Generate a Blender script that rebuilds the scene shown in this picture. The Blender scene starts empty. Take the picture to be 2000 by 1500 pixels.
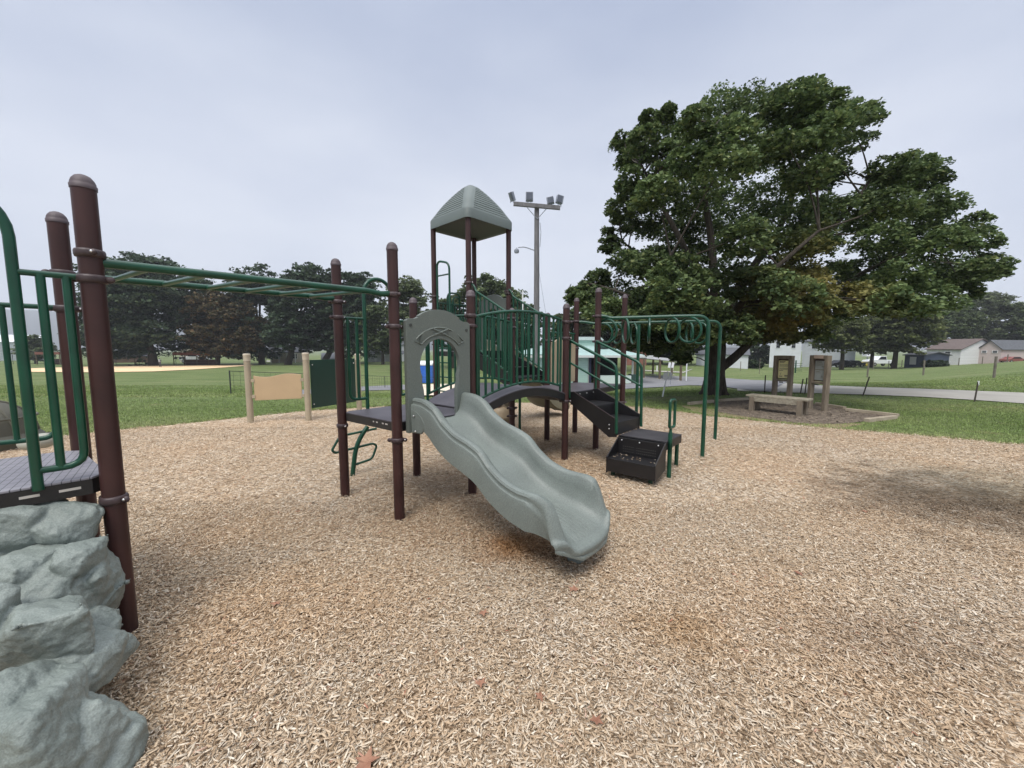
import bpy, bmesh, math, random
import numpy as np
from mathutils import Vector, Matrix, noise as mnoise
R = math.radians
rnd = random.Random(7)
C = bpy.context.scene.collection
# ------------------------------------------------------------------ survey helpers (camera station used to measure the place)
F, H, PITCH = 751.0, 1.5, R(5.3)
CP, SP = math.cos(PITCH), math.sin(PITCH)
def ray(px, py):
    dz = -(py-750)/F
    return np.array([(px-1000)/F, CP+dz*SP, -SP+dz*CP])
def G(px, py, z=0.0):
    d = ray(px, py); t = (z-H)/d[2]; return (t*d[0], t*d[1], z)
def PL(px, py, p0, dr):                       # point seen at px,py on the vertical plane through p0 along dr
    r = ray(px, py)
    t, s = np.linalg.solve(np.array([[r[0], -dr[0]], [r[1], -dr[1]]]), np.array(p0[:2], float))
    return (t*r[0], t*r[1], H+t*r[2])
def AT(px, py, y):
    d = ray(px, py); t = y/d[1]; return (t*d[0], y, H+t*d[2])
def VZ(y, py):                                # height seen at row py at distance y
    return AT(1000, py, y)[2]
# ------------------------------------------------------------------ terrain
TC = [(-400, [(11,0),(20,-.5),(30,-1.15),(60,-1.85),(75,-2.0),(90,-2.1),(130,-2.6),(400,-5)]),
      (450,  [(11,0),(20,-.55),(30,-1.2),(60,-1.85),(75,-2.0),(90,-2.1),(130,-2.6),(400,-5)]),
      (760,  [(11,0),(20,-.8),(30,-1.5),(60,-1.75),(90,-1.6),(150,-2.0),(400,-5)]),
      (1050, [(11,0),(20,-.8),(30,-1.7),(40,-1.8),(55,-1.4),(75,-1.2),(150,-2),(400,-5)]),
      (1340, [(12,0),(20,-.6),(30,-1.3),(36,-1.6),(50,-1.3),(70,-1.1),(100,-1.5),(400,-5)]),
      (1500, [(13,0),(18,-.3),(24,-.6),(40,-1.3),(60,-1.9),(80,-2.5),(120,-3),(400,-6)]),
      (1750, [(13,0),(18,-.2),(26,-.7),(45,-1.3),(65,-1.9),(90,-2.4),(120,-2.6),(400,-5)]),
      (2000, [(13,0),(20,0),(40,.05),(47,.0),(67,-.9),(90,-1.2),(400,-4)]),
      (2600, [(13,0),(20,.3),(40,.7),(60,.5),(90,0),(400,-3)])]
TU = [(c-1000)/F for c, _ in TC]
def _col(k, y):
    t = TC[k][1]
    if y <= t[0][0]: return t[0][1]
    for (a, za), (b, zb) in zip(t, t[1:]):
        if y <= b:
            s = (y-a)/(b-a); s = s*s*(3-2*s)*.5+s*.5
            return za+(zb-za)*s
    return t[-1][1]
def TZ(x, y):
    if y <= 10.5: return 0.0
    u = x/y
    if u <= TU[0]: return _col(0, y)
    if u >= TU[-1]: return _col(-1, y)
    for k in range(len(TU)-1):
        if u <= TU[k+1]:
            s = (u-TU[k])/(TU[k+1]-TU[k])
            return _col(k, y)*(1-s)+_col(k+1, y)*s
def GH(px, py):                               # where the sight line at px,py meets the terrain
    d = ray(px, py); y = 2.0; prev = y
    while y < 600:
        t = y/d[1]
        if H+t*d[2] < TZ(t*d[0], y):
            a, b = prev, y
            for _ in range(18):
                m = (a+b)/2; t = m/d[1]
                if H+t*d[2] < TZ(t*d[0], m): b = m
                else: a = m
            t = b/d[1]; return (t*d[0], b, TZ(t*d[0], b))
        prev = y; y *= 1.02
    t = 600/d[1]; return (t*d[0], 600, TZ(t*d[0], 600))
def GD(px, y):
    x = (px-1000)/F*y*1.0
    for _ in range(4):
        z = TZ(x, y); x = (px-1000)/F*(y*CP-(z-H)*SP)
    return (x, y, TZ(x, y))
# ------------------------------------------------------------------ materials
MATS = {}
def mat(name, col, rough=.6, var=.12, scale=6., bump=0., bscale=60., metal=0., spec=.5, col2=None, island=False, coords='Object', stretch=(1,1,1), detail=6):
    if name in MATS: return MATS[name]
    m = bpy.data.materials.new(name); m.use_nodes = True; n = m.node_tree.nodes; l = m.node_tree.links
    b = n['Principled BSDF']; b.inputs['Roughness'].default_value = rough; b.inputs['Metallic'].default_value = metal
    b.inputs['Specular IOR Level'].default_value = spec
    tc = n.new('ShaderNodeTexCoord'); mp = n.new('ShaderNodeMapping'); mp.inputs['Scale'].default_value = stretch
    l.new(tc.outputs[coords], mp.inputs[0])
    nz = n.new('ShaderNodeTexNoise'); nz.inputs['Scale'].default_value = scale; nz.inputs['Detail'].default_value = detail
    l.new(mp.outputs[0], nz.inputs['Vector'])
    cr = n.new('ShaderNodeValToRGB'); cr.color_ramp.elements[0].position = .3; cr.color_ramp.elements[1].position = .7
    c2 = col2 or tuple(min(1, c*(1+var)) for c in col)
    c1 = col if col2 else tuple(c*(1-var) for c in col)
    cr.color_ramp.elements[0].color = (*c1, 1); cr.color_ramp.elements[1].color = (*c2, 1)
    l.new(nz.outputs['Fac'], cr.inputs[0]); out = cr.outputs[0]
    if island:
        g = n.new('ShaderNodeNewGeometry'); mr = n.new('ShaderNodeMapRange')
        mr.inputs['To Min'].default_value = .55; mr.inputs['To Max'].default_value = 1.5
        l.new(g.outputs['Random Per Island'], mr.inputs['Value'])
        mx = n.new('ShaderNodeMix'); mx.data_type = 'RGBA'; mx.blend_type = 'MULTIPLY'; mx.inputs[0].default_value = 1
        l.new(out, mx.inputs[6]); l.new(mr.outputs[0], mx.inputs[7]); out = mx.outputs[2]
    l.new(out, b.inputs['Base Color'])
    if bump:
        n2 = n.new('ShaderNodeTexNoise'); n2.inputs['Scale'].default_value = bscale; n2.inputs['Detail'].default_value = 4
        l.new(mp.outputs[0], n2.inputs['Vector'])
        bp = n.new('ShaderNodeBump'); bp.inputs['Strength'].default_value = bump; bp.inputs['Distance'].default_value = .01
        l.new(n2.outputs['Fac'], bp.inputs['Height']); l.new(bp.outputs[0], b.inputs['Normal'])
    MATS[name] = m; return m
def siding(name, col, period=.2, rough=.6):
    m = mat(name, col, rough, .06, 1.5)
    n = m.node_tree.nodes; l = m.node_tree.links; b = n['Principled BSDF']
    tc = n.new('ShaderNodeTexCoord'); w = n.new('ShaderNodeTexWave'); w.bands_direction = 'Z'; w.wave_profile = 'SAW'
    w.inputs['Scale'].default_value = .314/period; l.new(tc.outputs['Object'], w.inputs['Vector'])
    bp = n.new('ShaderNodeBump'); bp.inputs['Strength'].default_value = .8; bp.inputs['Distance'].default_value = .03
    l.new(w.outputs['Fac'], bp.inputs['Height']); l.new(bp.outputs[0], b.inputs['Normal'])
    return m
def brickmat(name, c1, c2, mortar, scale=4.):
    m = mat(name, c1, .85, .1); n = m.node_tree.nodes; l = m.node_tree.links; b = n['Principled BSDF']
    tc = n.new('ShaderNodeTexCoord'); mp = n.new('ShaderNodeMapping'); mp.inputs['Rotation'].default_value = (R(90), 0, 0)
    br = n.new('ShaderNodeTexBrick'); br.inputs['Scale'].default_value = scale
    br.inputs['Color1'].default_value = (*c1, 1); br.inputs['Color2'].default_value = (*c2, 1); br.inputs['Mortar'].default_value = (*mortar, 1)
    l.new(tc.outputs['Object'], mp.inputs[0]); l.new(mp.outputs[0], br.inputs['Vector']); l.new(br.outputs[0], b.inputs['Base Color'])
    return m
def glossy_coat(m, v=.3, r=.25):
    m.node_tree.nodes['Principled BSDF'].inputs['Coat Weight'].default_value = v
    m.node_tree.nodes['Principled BSDF'].inputs['Coat Roughness'].default_value = r
BROWN = mat('post_brown', (.040, .0150, .0135), .48, .25, 5, .06, 140, spec=.35); glossy_coat(BROWN, .06, .25)
CLAMPM = mat('clamp_brown', (.06, .04, .042), .5, .3, 25, .15, 90, col2=(.030, .016, .017))
CAPM = mat('cap_mauve', (.075, .055, .062), .6, .15, 20)
GREEN = mat('green_paint', (.003, .050, .026), .36, .25, 7, .05, 120, spec=.4); glossy_coat(GREEN, .12, .2)
SLIDE = mat('slide_plastic', (.145, .167, .152), .5, .17, 2.6, .12, 260)
def speckle(m, amt=.2, scale=190):
    n = m.node_tree.nodes; l = m.node_tree.links; b = n['Principled BSDF']
    src = b.inputs['Base Color'].links[0].from_socket
    tc = n.new('ShaderNodeTexCoord'); v = n.new('ShaderNodeTexNoise'); v.inputs['Scale'].default_value = scale; v.inputs['Detail'].default_value = 1
    l.new(tc.outputs['Object'], v.inputs['Vector'])
    mr = n.new('ShaderNodeMapRange'); mr.inputs['From Min'].default_value = .35; mr.inputs['From Max'].default_value = .65
    mr.inputs['To Min'].default_value = 1-amt; mr.inputs['To Max'].default_value = 1+amt
    l.new(v.outputs['Fac'], mr.inputs['Value'])
    mx = n.new('ShaderNodeMix'); mx.data_type = 'RGBA'; mx.blend_type = 'MULTIPLY'; mx.inputs[0].default_value = 1
    l.new(src, mx.inputs[6]); l.new(mr.outputs[0], mx.inputs[7]); l.new(mx.outputs[2], b.inputs['Base Color'])
speckle(SLIDE)
PANELM = mat('panel_plastic', (.115, .132, .117), .6, .06, 2, .1, 200); speckle(PANELM, .16)
ROCKM = mat('rock_plastic', (.125, .150, .135), .6, .28, 2.6, .6, 55, col2=(.22, .25, .23)); speckle(ROCKM, .13, 200)
CANOPY = mat('canopy_plastic', (.115, .14, .135), .6, .06, 2); speckle(CANOPY, .1, 200)
BLACK = mat('black_deck', (.0075, .0070, .008), .45, .25, 9, .1, 150)
DECK = mat('deck_top', (.05, .045, .056), .5, .25, 3, .15, 120, col2=(.085, .078, .092))
TAN = mat('tan_plastic', (.36, .285, .19), .55, .06, 2)
TANP = mat('tan_post', (.37, .31, .22), .55, .1, 4)
BEIGE = mat('beige_panel', (.47, .34, .20), .6, .05, 3)
GPANEL = mat('green_panel', (.010, .040, .030), .45, .12, 2)
WHITE = mat('white_paint', (.74, .75, .76), .5, .06, 2)
STEEL = mat('bolt_steel', (.6, .6, .6), .3, .05, 9, metal=.9)
RED = mat('red_plastic', (.30, .035, .03), .5, .25, 30)
WOOD = mat('weathered_wood', (.13, .105, .075), .85, .3, 3, .5, 30, col2=(.25, .205, .15), stretch=(6, 6, 1))
WOODB = mat('bench_wood', (.22, .19, .145), .85, .3, 3, .5, 30, col2=(.36, .33, .25), stretch=(1, 8, 8))
BARK = mat('bark', (.022, .018, .014), .95, .4, 8, 1., 18, col2=(.075, .060, .046), stretch=(3, 3, .6))
ASPHALT = mat('asphalt', (.13, .13, .14), .9, .15, .6, .3, 30, col2=(.19, .19, .195))
CONC = mat('concrete', (.29, .275, .245), .9, .1, .8, .3, 30, col2=(.37, .355, .32))
CLAY = mat('infield_clay', (.66, .45, .245), .95, .08, .4, col2=(.74, .56, .35))
GLASS = mat('window_glass', (.02,.024,.03), .35, .2, 3, spec=.2)
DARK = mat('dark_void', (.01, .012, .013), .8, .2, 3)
POLE = mat('pole_wood', (.15, .145, .15), .9, .25, 4, .4, 30, stretch=(4, 4, .5))
GALV = mat('galvanised', (.28, .30, .34), .5, .2, 6, metal=.4)
# ------------------------------------------------------------------ mesh builder
class MB:
    def __init__(s): s.v = []; s.f = []
    def add(s, vs, fs):
        o = len(s.v); s.v += [tuple(map(float, p)) for p in vs]; s.f += [tuple(i+o for i in f) for f in fs]; return s
    def box(s, c, sz, rz=0., tilt=None):
        hx, hy, hz = sz[0]/2, sz[1]/2, sz[2]/2
        pts = [Vector((x, y, z)) for x in (-hx, hx) for y in (-hy, hy) for z in (-hz, hz)]
        M = Matrix.Rotation(rz, 3, 'Z')
        if tilt: M = M @ Matrix.Rotation(tilt[1], 3, tilt[0])
        return s.add([M @ p+Vector(c) for p in pts], [(0,1,3,2),(4,6,7,5),(0,4,5,1),(2,3,7,6),(0,2,6,4),(1,5,7,3)])
    def bar(s, a, b, w, h):                    # rectangular bar from a to b
        a = Vector(a); b = Vector(b); d = (b-a).normalized()
        up = Vector((0,0,1)) if abs(d.z) < .95 else Vector((0,1,0))
        x = d.cross(up).normalized()*w/2; y = x.cross(d).normalized()*h/2
        vs = [p+sx*x+sy*y for p in (a, b) for sx, sy in ((-1,-1),(1,-1),(1,1),(-1,1))]
        return s.add(vs, [(0,1,2,3),(7,6,5,4),(0,4,5,1),(1,5,6,2),(2,6,7,3),(3,7,4,0)])
    def tube(s, pts, r, n=10, closed=False):
        P = [Vector(p) for p in pts]; m = len(P); rs = r if isinstance(r, (list, tuple)) else [r]*m
        d0 = (P[1]-P[0]).normalized(); up = Vector((0,0,1)) if abs(d0.z) < .9 else Vector((1,0,0))
        x = d0.cross(up).normalized(); vs = []
        for i in range(m):
            if closed: d = (P[(i+1)%m]-P[i-1]).normalized()
            elif i == 0: d = d0
            elif i == m-1: d = (P[-1]-P[-2]).normalized()
            else: d = ((P[i+1]-P[i]).normalized()+(P[i]-P[i-1]).normalized()).normalized()
            x = (x-d*x.dot(d)).normalized(); y = d.cross(x)
            vs += [P[i]+(x*math.cos(2*math.pi*k/n)+y*math.sin(2*math.pi*k/n))*rs[i] for k in range(n)]
        fs = []
        for i in range(m if closed else m-1):
            j = (i+1) % m
            fs += [(i*n+k, i*n+(k+1)%n, j*n+(k+1)%n, j*n+k) for k in range(n)]
        if not closed: fs += [tuple(range(n-1, -1, -1)), tuple((m-1)*n+k for k in range(n))]
        return s.add(vs, fs)
    def lathe(s, prof, c, n=20, M=None):       # prof [(r,z)...]
        vs = []
        for r, z in prof:
            for k in range(n):
                p = Vector((r*math.cos(2*math.pi*k/n), r*math.sin(2*math.pi*k/n), z))
                if M: p = M @ p
                vs.append(p+Vector(c))
        fs = [(i*n+k, i*n+(k+1)%n, (i+1)*n+(k+1)%n, (i+1)*n+k) for i in range(len(prof)-1) for k in range(n)]
        fs += [tuple(range(n-1, -1, -1)), tuple((len(prof)-1)*n+k for k in range(n))]
        return s.add(vs, fs)
    def prism(s, poly, o, ux, uy, th):         # 2-D outline in frame o,ux,uy, extruded by vector th
        o = Vector(o); ux = Vector(ux); uy = Vector(uy); th = Vector(th); n = len(poly)
        a = [o+ux*p[0]+uy*p[1] for p in poly]; b = [p+th for p in a]
        return s.add(a+b, [tuple(range(n-1, -1, -1)), tuple(range(n, 2*n))]+[(i, (i+1)%n, n+(i+1)%n, n+i) for i in range(n)])
    def ell(s, c, r, n=16, m=10, M=None):
        prof = [(math.sin(math.pi*(i+.02)/(m+.04)), -math.cos(math.pi*(i+.02)/(m+.04))) for i in range(m+1)]
        S = Matrix.Diagonal(Vector(r)); return s.lathe(prof, c, n, (M @ S) if M else S)
    def build(s, name, m, parent=None, smooth=40, bevel=0):
        me = bpy.data.meshes.new(name); off = Vector((0,0,0)); p = parent
        while p is not None: off = off+Vector(p.location); p = p.parent
        me.from_pydata([tuple(Vector(v)-off) for v in s.v], [], s.f)
        bm = bmesh.new(); bm.from_mesh(me); bmesh.ops.recalc_face_normals(bm, faces=bm.faces); bm.to_mesh(me); bm.free()
        me.materials.append(m)
        if smooth: me.shade_smooth(); me.set_sharp_from_angle(angle=R(smooth))
        o = bpy.data.objects.new(name, me); C.objects.link(o)
        if parent: o.parent = parent
        if bevel:
            b = o.modifiers.new('bevel', 'BEVEL'); b.width = bevel; b.segments = 2; b.limit_method = 'ANGLE'; b.angle_limit = R(40)
        return o
def rounded(pts, r, n=5):                      # polyline with filleted corners
    P = [Vector(p) for p in pts]; out = [P[0]]
    for a, b, c in zip(P, P[1:], P[2:]):
        u = (a-b); v = (c-b); rr = min(r, u.length*.49, v.length*.49); p = b+u.normalized()*rr; q = b+v.normalized()*rr
        for k in range(n+1):
            t = k/n; out.append(p*(1-t)**2+b*2*t*(1-t)+q*t*t)
    out.append(P[-1]); return out
def tag(o, label=None, cat=None, group=None, kind=None):
    if label: o['label'] = label
    if cat: o['category'] = cat
    if group: o['group'] = group
    if kind: o['kind'] = kind
    return o
def empty(name, loc, label=None, cat=None, group=None):
    o = bpy.data.objects.new(name, None); o.location = loc; o.empty_display_size = .2; C.objects.link(o)
    return tag(o, label, cat, group)
def dup(root, loc, label=None, group=None):
    r = root.copy(); C.objects.link(r); r.location = loc
    if label: r['label'] = label
    if group: r['group'] = group
    for ch in list(root.children):
        c = ch.copy(); C.objects.link(c); c.parent = r
        for g in ch.children:
            d = g.copy(); C.objects.link(d); d.parent = c
    return r
def raw_mesh(name, V, Fc, nper, m, smooth=False):
    """fast mesh from numpy: V (n,3), Fc (m,nper)"""
    me = bpy.data.meshes.new(name); me.vertices.add(len(V)); me.vertices.foreach_set('co', V.astype(np.float32).ravel())
    me.loops.add(Fc.size); me.loops.foreach_set('vertex_index', Fc.astype(np.int32).ravel())
    me.polygons.add(len(Fc)); me.polygons.foreach_set('loop_start', np.arange(0, Fc.size, nper, dtype=np.int32))
    me.update(calc_edges=True); me.materials.append(m)
    if smooth: me.shade_smooth()
    o = bpy.data.objects.new(name, me); C.objects.link(o); return o
V3 = lambda p, z=None: Vector((p[0], p[1], p[2] if z is None else z))


# ================================================================== GROUND
def smoothstep(a, b, x): t = np.clip((x-a)/(b-a), 0, 1); return t*t*(3-2*t)
# mulch pit outline, metres
PIT = [(-10.5,-4),(10,-4),(11.5,1.5),(9.6,5.0),(8.03,5.92),(6.98,6.44),(5.64,7.45),(4.47,8.3),(3.36,9.6),(1.84,10.45),(-.58,10.6),(-2.9,10.0),(-4.91,9.12),(-7.22,6.89),(-9.6,4.6),(-11.5,1)]
def fine(poly, step=.12, amp=.05, seed=3):
    out = []
    for (a, b) in zip(poly, poly[1:]+poly[:1]):
        n = max(1, int(math.dist(a, b)/step))
        for k in range(n):
            t = k/n; x = a[0]+(b[0]-a[0])*t; y = a[1]+(b[1]-a[1])*t
            j = mnoise.noise(Vector((x*.9, y*.9, seed)))*amp*2.2+mnoise.noise(Vector((x*4, y*4, seed)))*amp
            out.append((x+j, y+j*.8))
    return out
PITF = fine(PIT)
_pf = np.array(PITF)
def inside(pts, poly):
    x, y = pts[:,0], pts[:,1]; px, py = poly[:,0], poly[:,1]; qx, qy = np.roll(px, -1), np.roll(py, -1)
    r = np.zeros(len(x), bool)
    for a, b, c, d in zip(px, py, qx, qy):
        if b == d: continue
        m = ((b > y) != (d > y)) & (x < (c-a)*(y-b)/(d-b)+a); r ^= m
    return r
def grass_mat(name, blade=False):
    m = bpy.data.materials.new(name); m.use_nodes = True; n = m.node_tree.nodes; l = m.node_tree.links; b = n['Principled BSDF']
    b.inputs['Roughness'].default_value = .85; b.inputs['Specular IOR Level'].default_value = .2
    tc = n.new('ShaderNodeNewGeometry')
    def nz(sc, d=4, st=(1,1,1)):
        mp = n.new('ShaderNodeMapping'); mp.inputs['Scale'].default_value = st; l.new(tc.outputs['Position'], mp.inputs[0])
        t = n.new('ShaderNodeTexNoise'); t.inputs['Scale'].default_value = sc; t.inputs['Detail'].default_value = d; l.new(mp.outputs[0], t.inputs['Vector']); return t
    a = nz(.22, 6, (1, 2.2, 1)); r1 = n.new('ShaderNodeValToRGB')
    e = r1.color_ramp.elements; e[0].position = .32; e[0].color = (.085, .120, .036, 1); e[1].position = .70; e[1].color = (.150, .170, .070, 1)
    x = e.new(.5); x.color = (.112, .148, .050, 1)
    l.new(a.outputs['Fac'], r1.inputs[0])
    c = nz(9, 5); r2 = n.new('ShaderNodeMapRange'); r2.inputs['From Min'].default_value = .3; r2.inputs['From Max'].default_value = .7
    r2.inputs['To Min'].default_value = .62; r2.inputs['To Max'].default_value = 1.35; l.new(c.outputs['Fac'], r2.inputs['Value'])
    mx = n.new('ShaderNodeMix'); mx.data_type = 'RGBA'; mx.blend_type = 'MULTIPLY'; mx.inputs[0].default_value = 1
    l.new(r1.outputs[0], mx.inputs[6]); l.new(r2.outputs[0], mx.inputs[7]); out = mx.outputs[2]
    # dry straw patches
    d = nz(1.1, 5); r3 = n.new('ShaderNodeMapRange'); r3.inputs['From Min'].default_value = .60; r3.inputs['From Max'].default_value = .78; r3.inputs['To Max'].default_value = .55
    l.new(d.outputs['Fac'], r3.inputs['Value']); m3 = n.new('ShaderNodeMix'); m3.data_type = 'RGBA'; l.new(r3.outputs[0], m3.inputs[0])
    l.new(out, m3.inputs[6]); m3.inputs[7].default_value = (.19, .16, .085, 1); out = m3.outputs[2]
    if blade:
        mr = n.new('ShaderNodeMapRange'); mr.inputs['To Min'].default_value = 1.15; mr.inputs['To Max'].default_value = 2.5
        l.new(tc.outputs['Random Per Island'], mr.inputs['Value'])
        m4 = n.new('ShaderNodeMix'); m4.data_type = 'RGBA'; m4.blend_type = 'MULTIPLY'; m4.inputs[0].default_value = 1
        l.new(out, m4.inputs[6]); l.new(mr.outputs[0], m4.inputs[7]); out = m4.outputs[2]
    else:
        f = nz(45, 3); bp = n.new('ShaderNodeBump'); bp.inputs['Strength'].default_value = .7; bp.inputs['Distance'].default_value = .03
        l.new(f.outputs['Fac'], bp.inputs['Height']); l.new(bp.outputs[0], b.inputs['Normal'])
    l.new(out, b.inputs['Base Color']); return m
GRASSM = grass_mat('lawn'); BLADEM = grass_mat('grass_blades', True)
def axis(lim, n, p): t = np.linspace(-1, 1, n); return np.sign(t)*np.abs(t)**p*lim
xs = axis(1500, 240, 3.0); ys = np.concatenate([np.linspace(-60, 8, 12), np.arange(8.8, 60, .8), np.geomspace(60, 2600, 70)])
XX, YY = np.meshgrid(xs, ys); ZZ = np.array([[TZ(x, y) for x in xs] for y in ys])
V = np.stack([XX.ravel(), YY.ravel(), ZZ.ravel()], 1); nx, ny = len(xs), len(ys)
ii = (np.arange(ny-1)[:,None]*nx+np.arange(nx-1)[None]).ravel()
g = raw_mesh('ground', V, np.stack([ii, ii+1, ii+nx+1, ii+nx], 1), 4, GRASSM, True); tag(g, kind='structure')

# mulch bed ---------------------------------------------------------
def mulch_mat(name, chip):
    m = bpy.data.materials.new(name); m.use_nodes = True; n = m.node_tree.nodes; l = m.node_tree.links; b = n['Principled BSDF']
    b.inputs['Roughness'].default_value = .9; b.inputs['Specular IOR Level'].default_value = .15
    ge = n.new('ShaderNodeNewGeometry'); pos = ge.outputs['Position']
    def ramp(els, fac):
        r = n.new('ShaderNodeValToRGB'); e = r.color_ramp.elements; e[0].position, e[0].color = els[0][0], (*els[0][1], 1); e[1].position, e[1].color = els[-1][0], (*els[-1][1], 1)
        for p, c in els[1:-1]: x = e.new(p); x.color = (*c, 1)
        l.new(fac, r.inputs[0]); return r.outputs[0]
    pal = [(0., (.16,.108,.068)), (.08, (.27,.193,.124)), (.24, (.375,.272,.182)), (.44, (.46,.345,.235)), (.64, (.535,.42,.30)), (.80, (.485,.41,.325)), (.93, (.63,.53,.41)), (.99, (.71,.63,.52)), (1., (.342,.150,.096))]
    if chip:
        out = ramp(pal, ge.outputs['Random Per Island'])
    else:
        mp = n.new('ShaderNodeMapping'); mp.inputs['Scale'].default_value = (1, 1, 1); l.new(pos, mp.inputs[0])
        dn = n.new('ShaderNodeTexNoise'); dn.inputs['Scale'].default_value = 14; l.new(mp.outputs[0], dn.inputs['Vector'])
        ad = n.new('ShaderNodeMix'); ad.data_type = 'VECTOR'; ad.inputs[0].default_value = .05; l.new(mp.outputs[0], ad.inputs[4]); l.new(dn.outputs['Color'], ad.inputs[5])
        s = n.new('ShaderNodeMapping'); s.inputs['Scale'].default_value = (34, 90, 40); s.inputs['Rotation'].default_value = (0,0,.5); l.new(ad.outputs[1], s.inputs[0])
        v = n.new('ShaderNodeTexVoronoi'); v.inputs['Scale'].default_value = 1.; l.new(s.outputs[0], v.inputs['Vector'])
        sx = n.new('ShaderNodeSeparateColor'); l.new(v.outputs['Color'], sx.inputs[0]); out = ramp(pal, sx.outputs[0])
        bp = n.new('ShaderNodeBump'); bp.inputs['Strength'].default_value = 1; bp.inputs['Distance'].default_value = .012
        l.new(v.outputs['Distance'], bp.inputs['Height']); bp.invert = True; l.new(bp.outputs[0], b.inputs['Normal'])
        mx = n.new('ShaderNodeMix'); mx.data_type = 'RGBA'; mx.blend_type = 'MULTIPLY'; mx.inputs[0].default_value = .0; l.new(out, mx.inputs[6]); out = mx.outputs[2]
    # broad tone patches: rusty and greyish zones of older and newer mulch
    t = n.new('ShaderNodeTexNoise'); t.inputs['Scale'].default_value = .75; t.inputs['Detail'].default_value = 5; l.new(pos, t.inputs['Vector'])
    tint = ramp([(.34, (1.03,.99,.94)), (.5, (1.,1.,.985)), (.66, (.99,1.02,1.05))], t.outputs['Fac'])
    m1 = n.new('ShaderNodeMix'); m1.data_type = 'RGBA'; m1.blend_type = 'MULTIPLY'; m1.inputs[0].default_value = 1; l.new(out, m1.inputs[6]); l.new(tint, m1.inputs[7]); out = m1.outputs[2]
    # image blurs copied as grey tints, stains, and shade under the slide painted as a brown tint: (x, y, rx, ry, colour, strength)
    for (x, y, rx, ry, col, st) in BLURS_STAINS_SHADE:
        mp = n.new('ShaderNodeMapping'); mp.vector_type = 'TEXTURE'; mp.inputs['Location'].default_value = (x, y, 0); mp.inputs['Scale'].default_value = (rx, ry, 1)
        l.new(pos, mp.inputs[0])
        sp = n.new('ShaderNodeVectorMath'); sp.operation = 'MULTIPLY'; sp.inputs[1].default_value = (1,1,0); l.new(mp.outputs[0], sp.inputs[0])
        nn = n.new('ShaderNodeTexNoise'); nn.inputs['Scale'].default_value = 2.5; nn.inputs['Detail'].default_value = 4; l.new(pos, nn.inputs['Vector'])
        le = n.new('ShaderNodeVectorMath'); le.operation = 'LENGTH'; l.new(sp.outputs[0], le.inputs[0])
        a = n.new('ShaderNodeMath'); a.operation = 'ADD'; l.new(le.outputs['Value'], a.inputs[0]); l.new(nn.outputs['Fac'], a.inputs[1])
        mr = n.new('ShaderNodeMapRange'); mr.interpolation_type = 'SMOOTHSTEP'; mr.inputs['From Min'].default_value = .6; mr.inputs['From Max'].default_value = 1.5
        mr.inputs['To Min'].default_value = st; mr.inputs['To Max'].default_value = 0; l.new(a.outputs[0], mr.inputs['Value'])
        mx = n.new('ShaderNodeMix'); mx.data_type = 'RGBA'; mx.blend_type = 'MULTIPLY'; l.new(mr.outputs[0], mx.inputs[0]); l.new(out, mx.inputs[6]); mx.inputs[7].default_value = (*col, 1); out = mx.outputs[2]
    l.new(out, b.inputs['Base Color']); return m
BLURS_STAINS_SHADE = [(4.3, 3.75, 1.8, 1.45, (.40,.385,.38), 1.), (5.2, 4.0, 1.9, 1.2, (.52,.55,.54), .9), (1.95, 1.85, 1.0, .35, (.80,.79,.80), .8),  # this row copies image blurs as grey tints in the mulch colour
          (.02, 2.75, .55, .38, (.72,.50,.32), .9), (-.75, 3.4, 1.0, .8, (.78,.72,.66), .55),  # under-slide brown: stain and shade both put into the mulch colour
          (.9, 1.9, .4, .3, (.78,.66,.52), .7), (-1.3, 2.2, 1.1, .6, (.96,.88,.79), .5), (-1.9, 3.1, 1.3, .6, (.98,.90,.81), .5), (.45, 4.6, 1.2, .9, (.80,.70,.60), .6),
          (2.1, 1.75, .9, .5, (.93,.93,.93), .6), (-.1, 6.3, 1.6, 1.0, (.8,.72,.64), .6)]  # the grey entry copies the lower image blur
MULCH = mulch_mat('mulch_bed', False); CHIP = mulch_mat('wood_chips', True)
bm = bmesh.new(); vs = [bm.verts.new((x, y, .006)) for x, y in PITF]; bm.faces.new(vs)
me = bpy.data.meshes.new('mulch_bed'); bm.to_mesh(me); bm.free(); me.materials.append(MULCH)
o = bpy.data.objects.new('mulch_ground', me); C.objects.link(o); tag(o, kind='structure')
def bumpz(x, y):                              # soft undulation of the loose mulch
    return .012*(np.sin(x*2.3+1.1*np.sin(y*1.7))+np.sin(y*3.1+x))*.5
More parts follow.
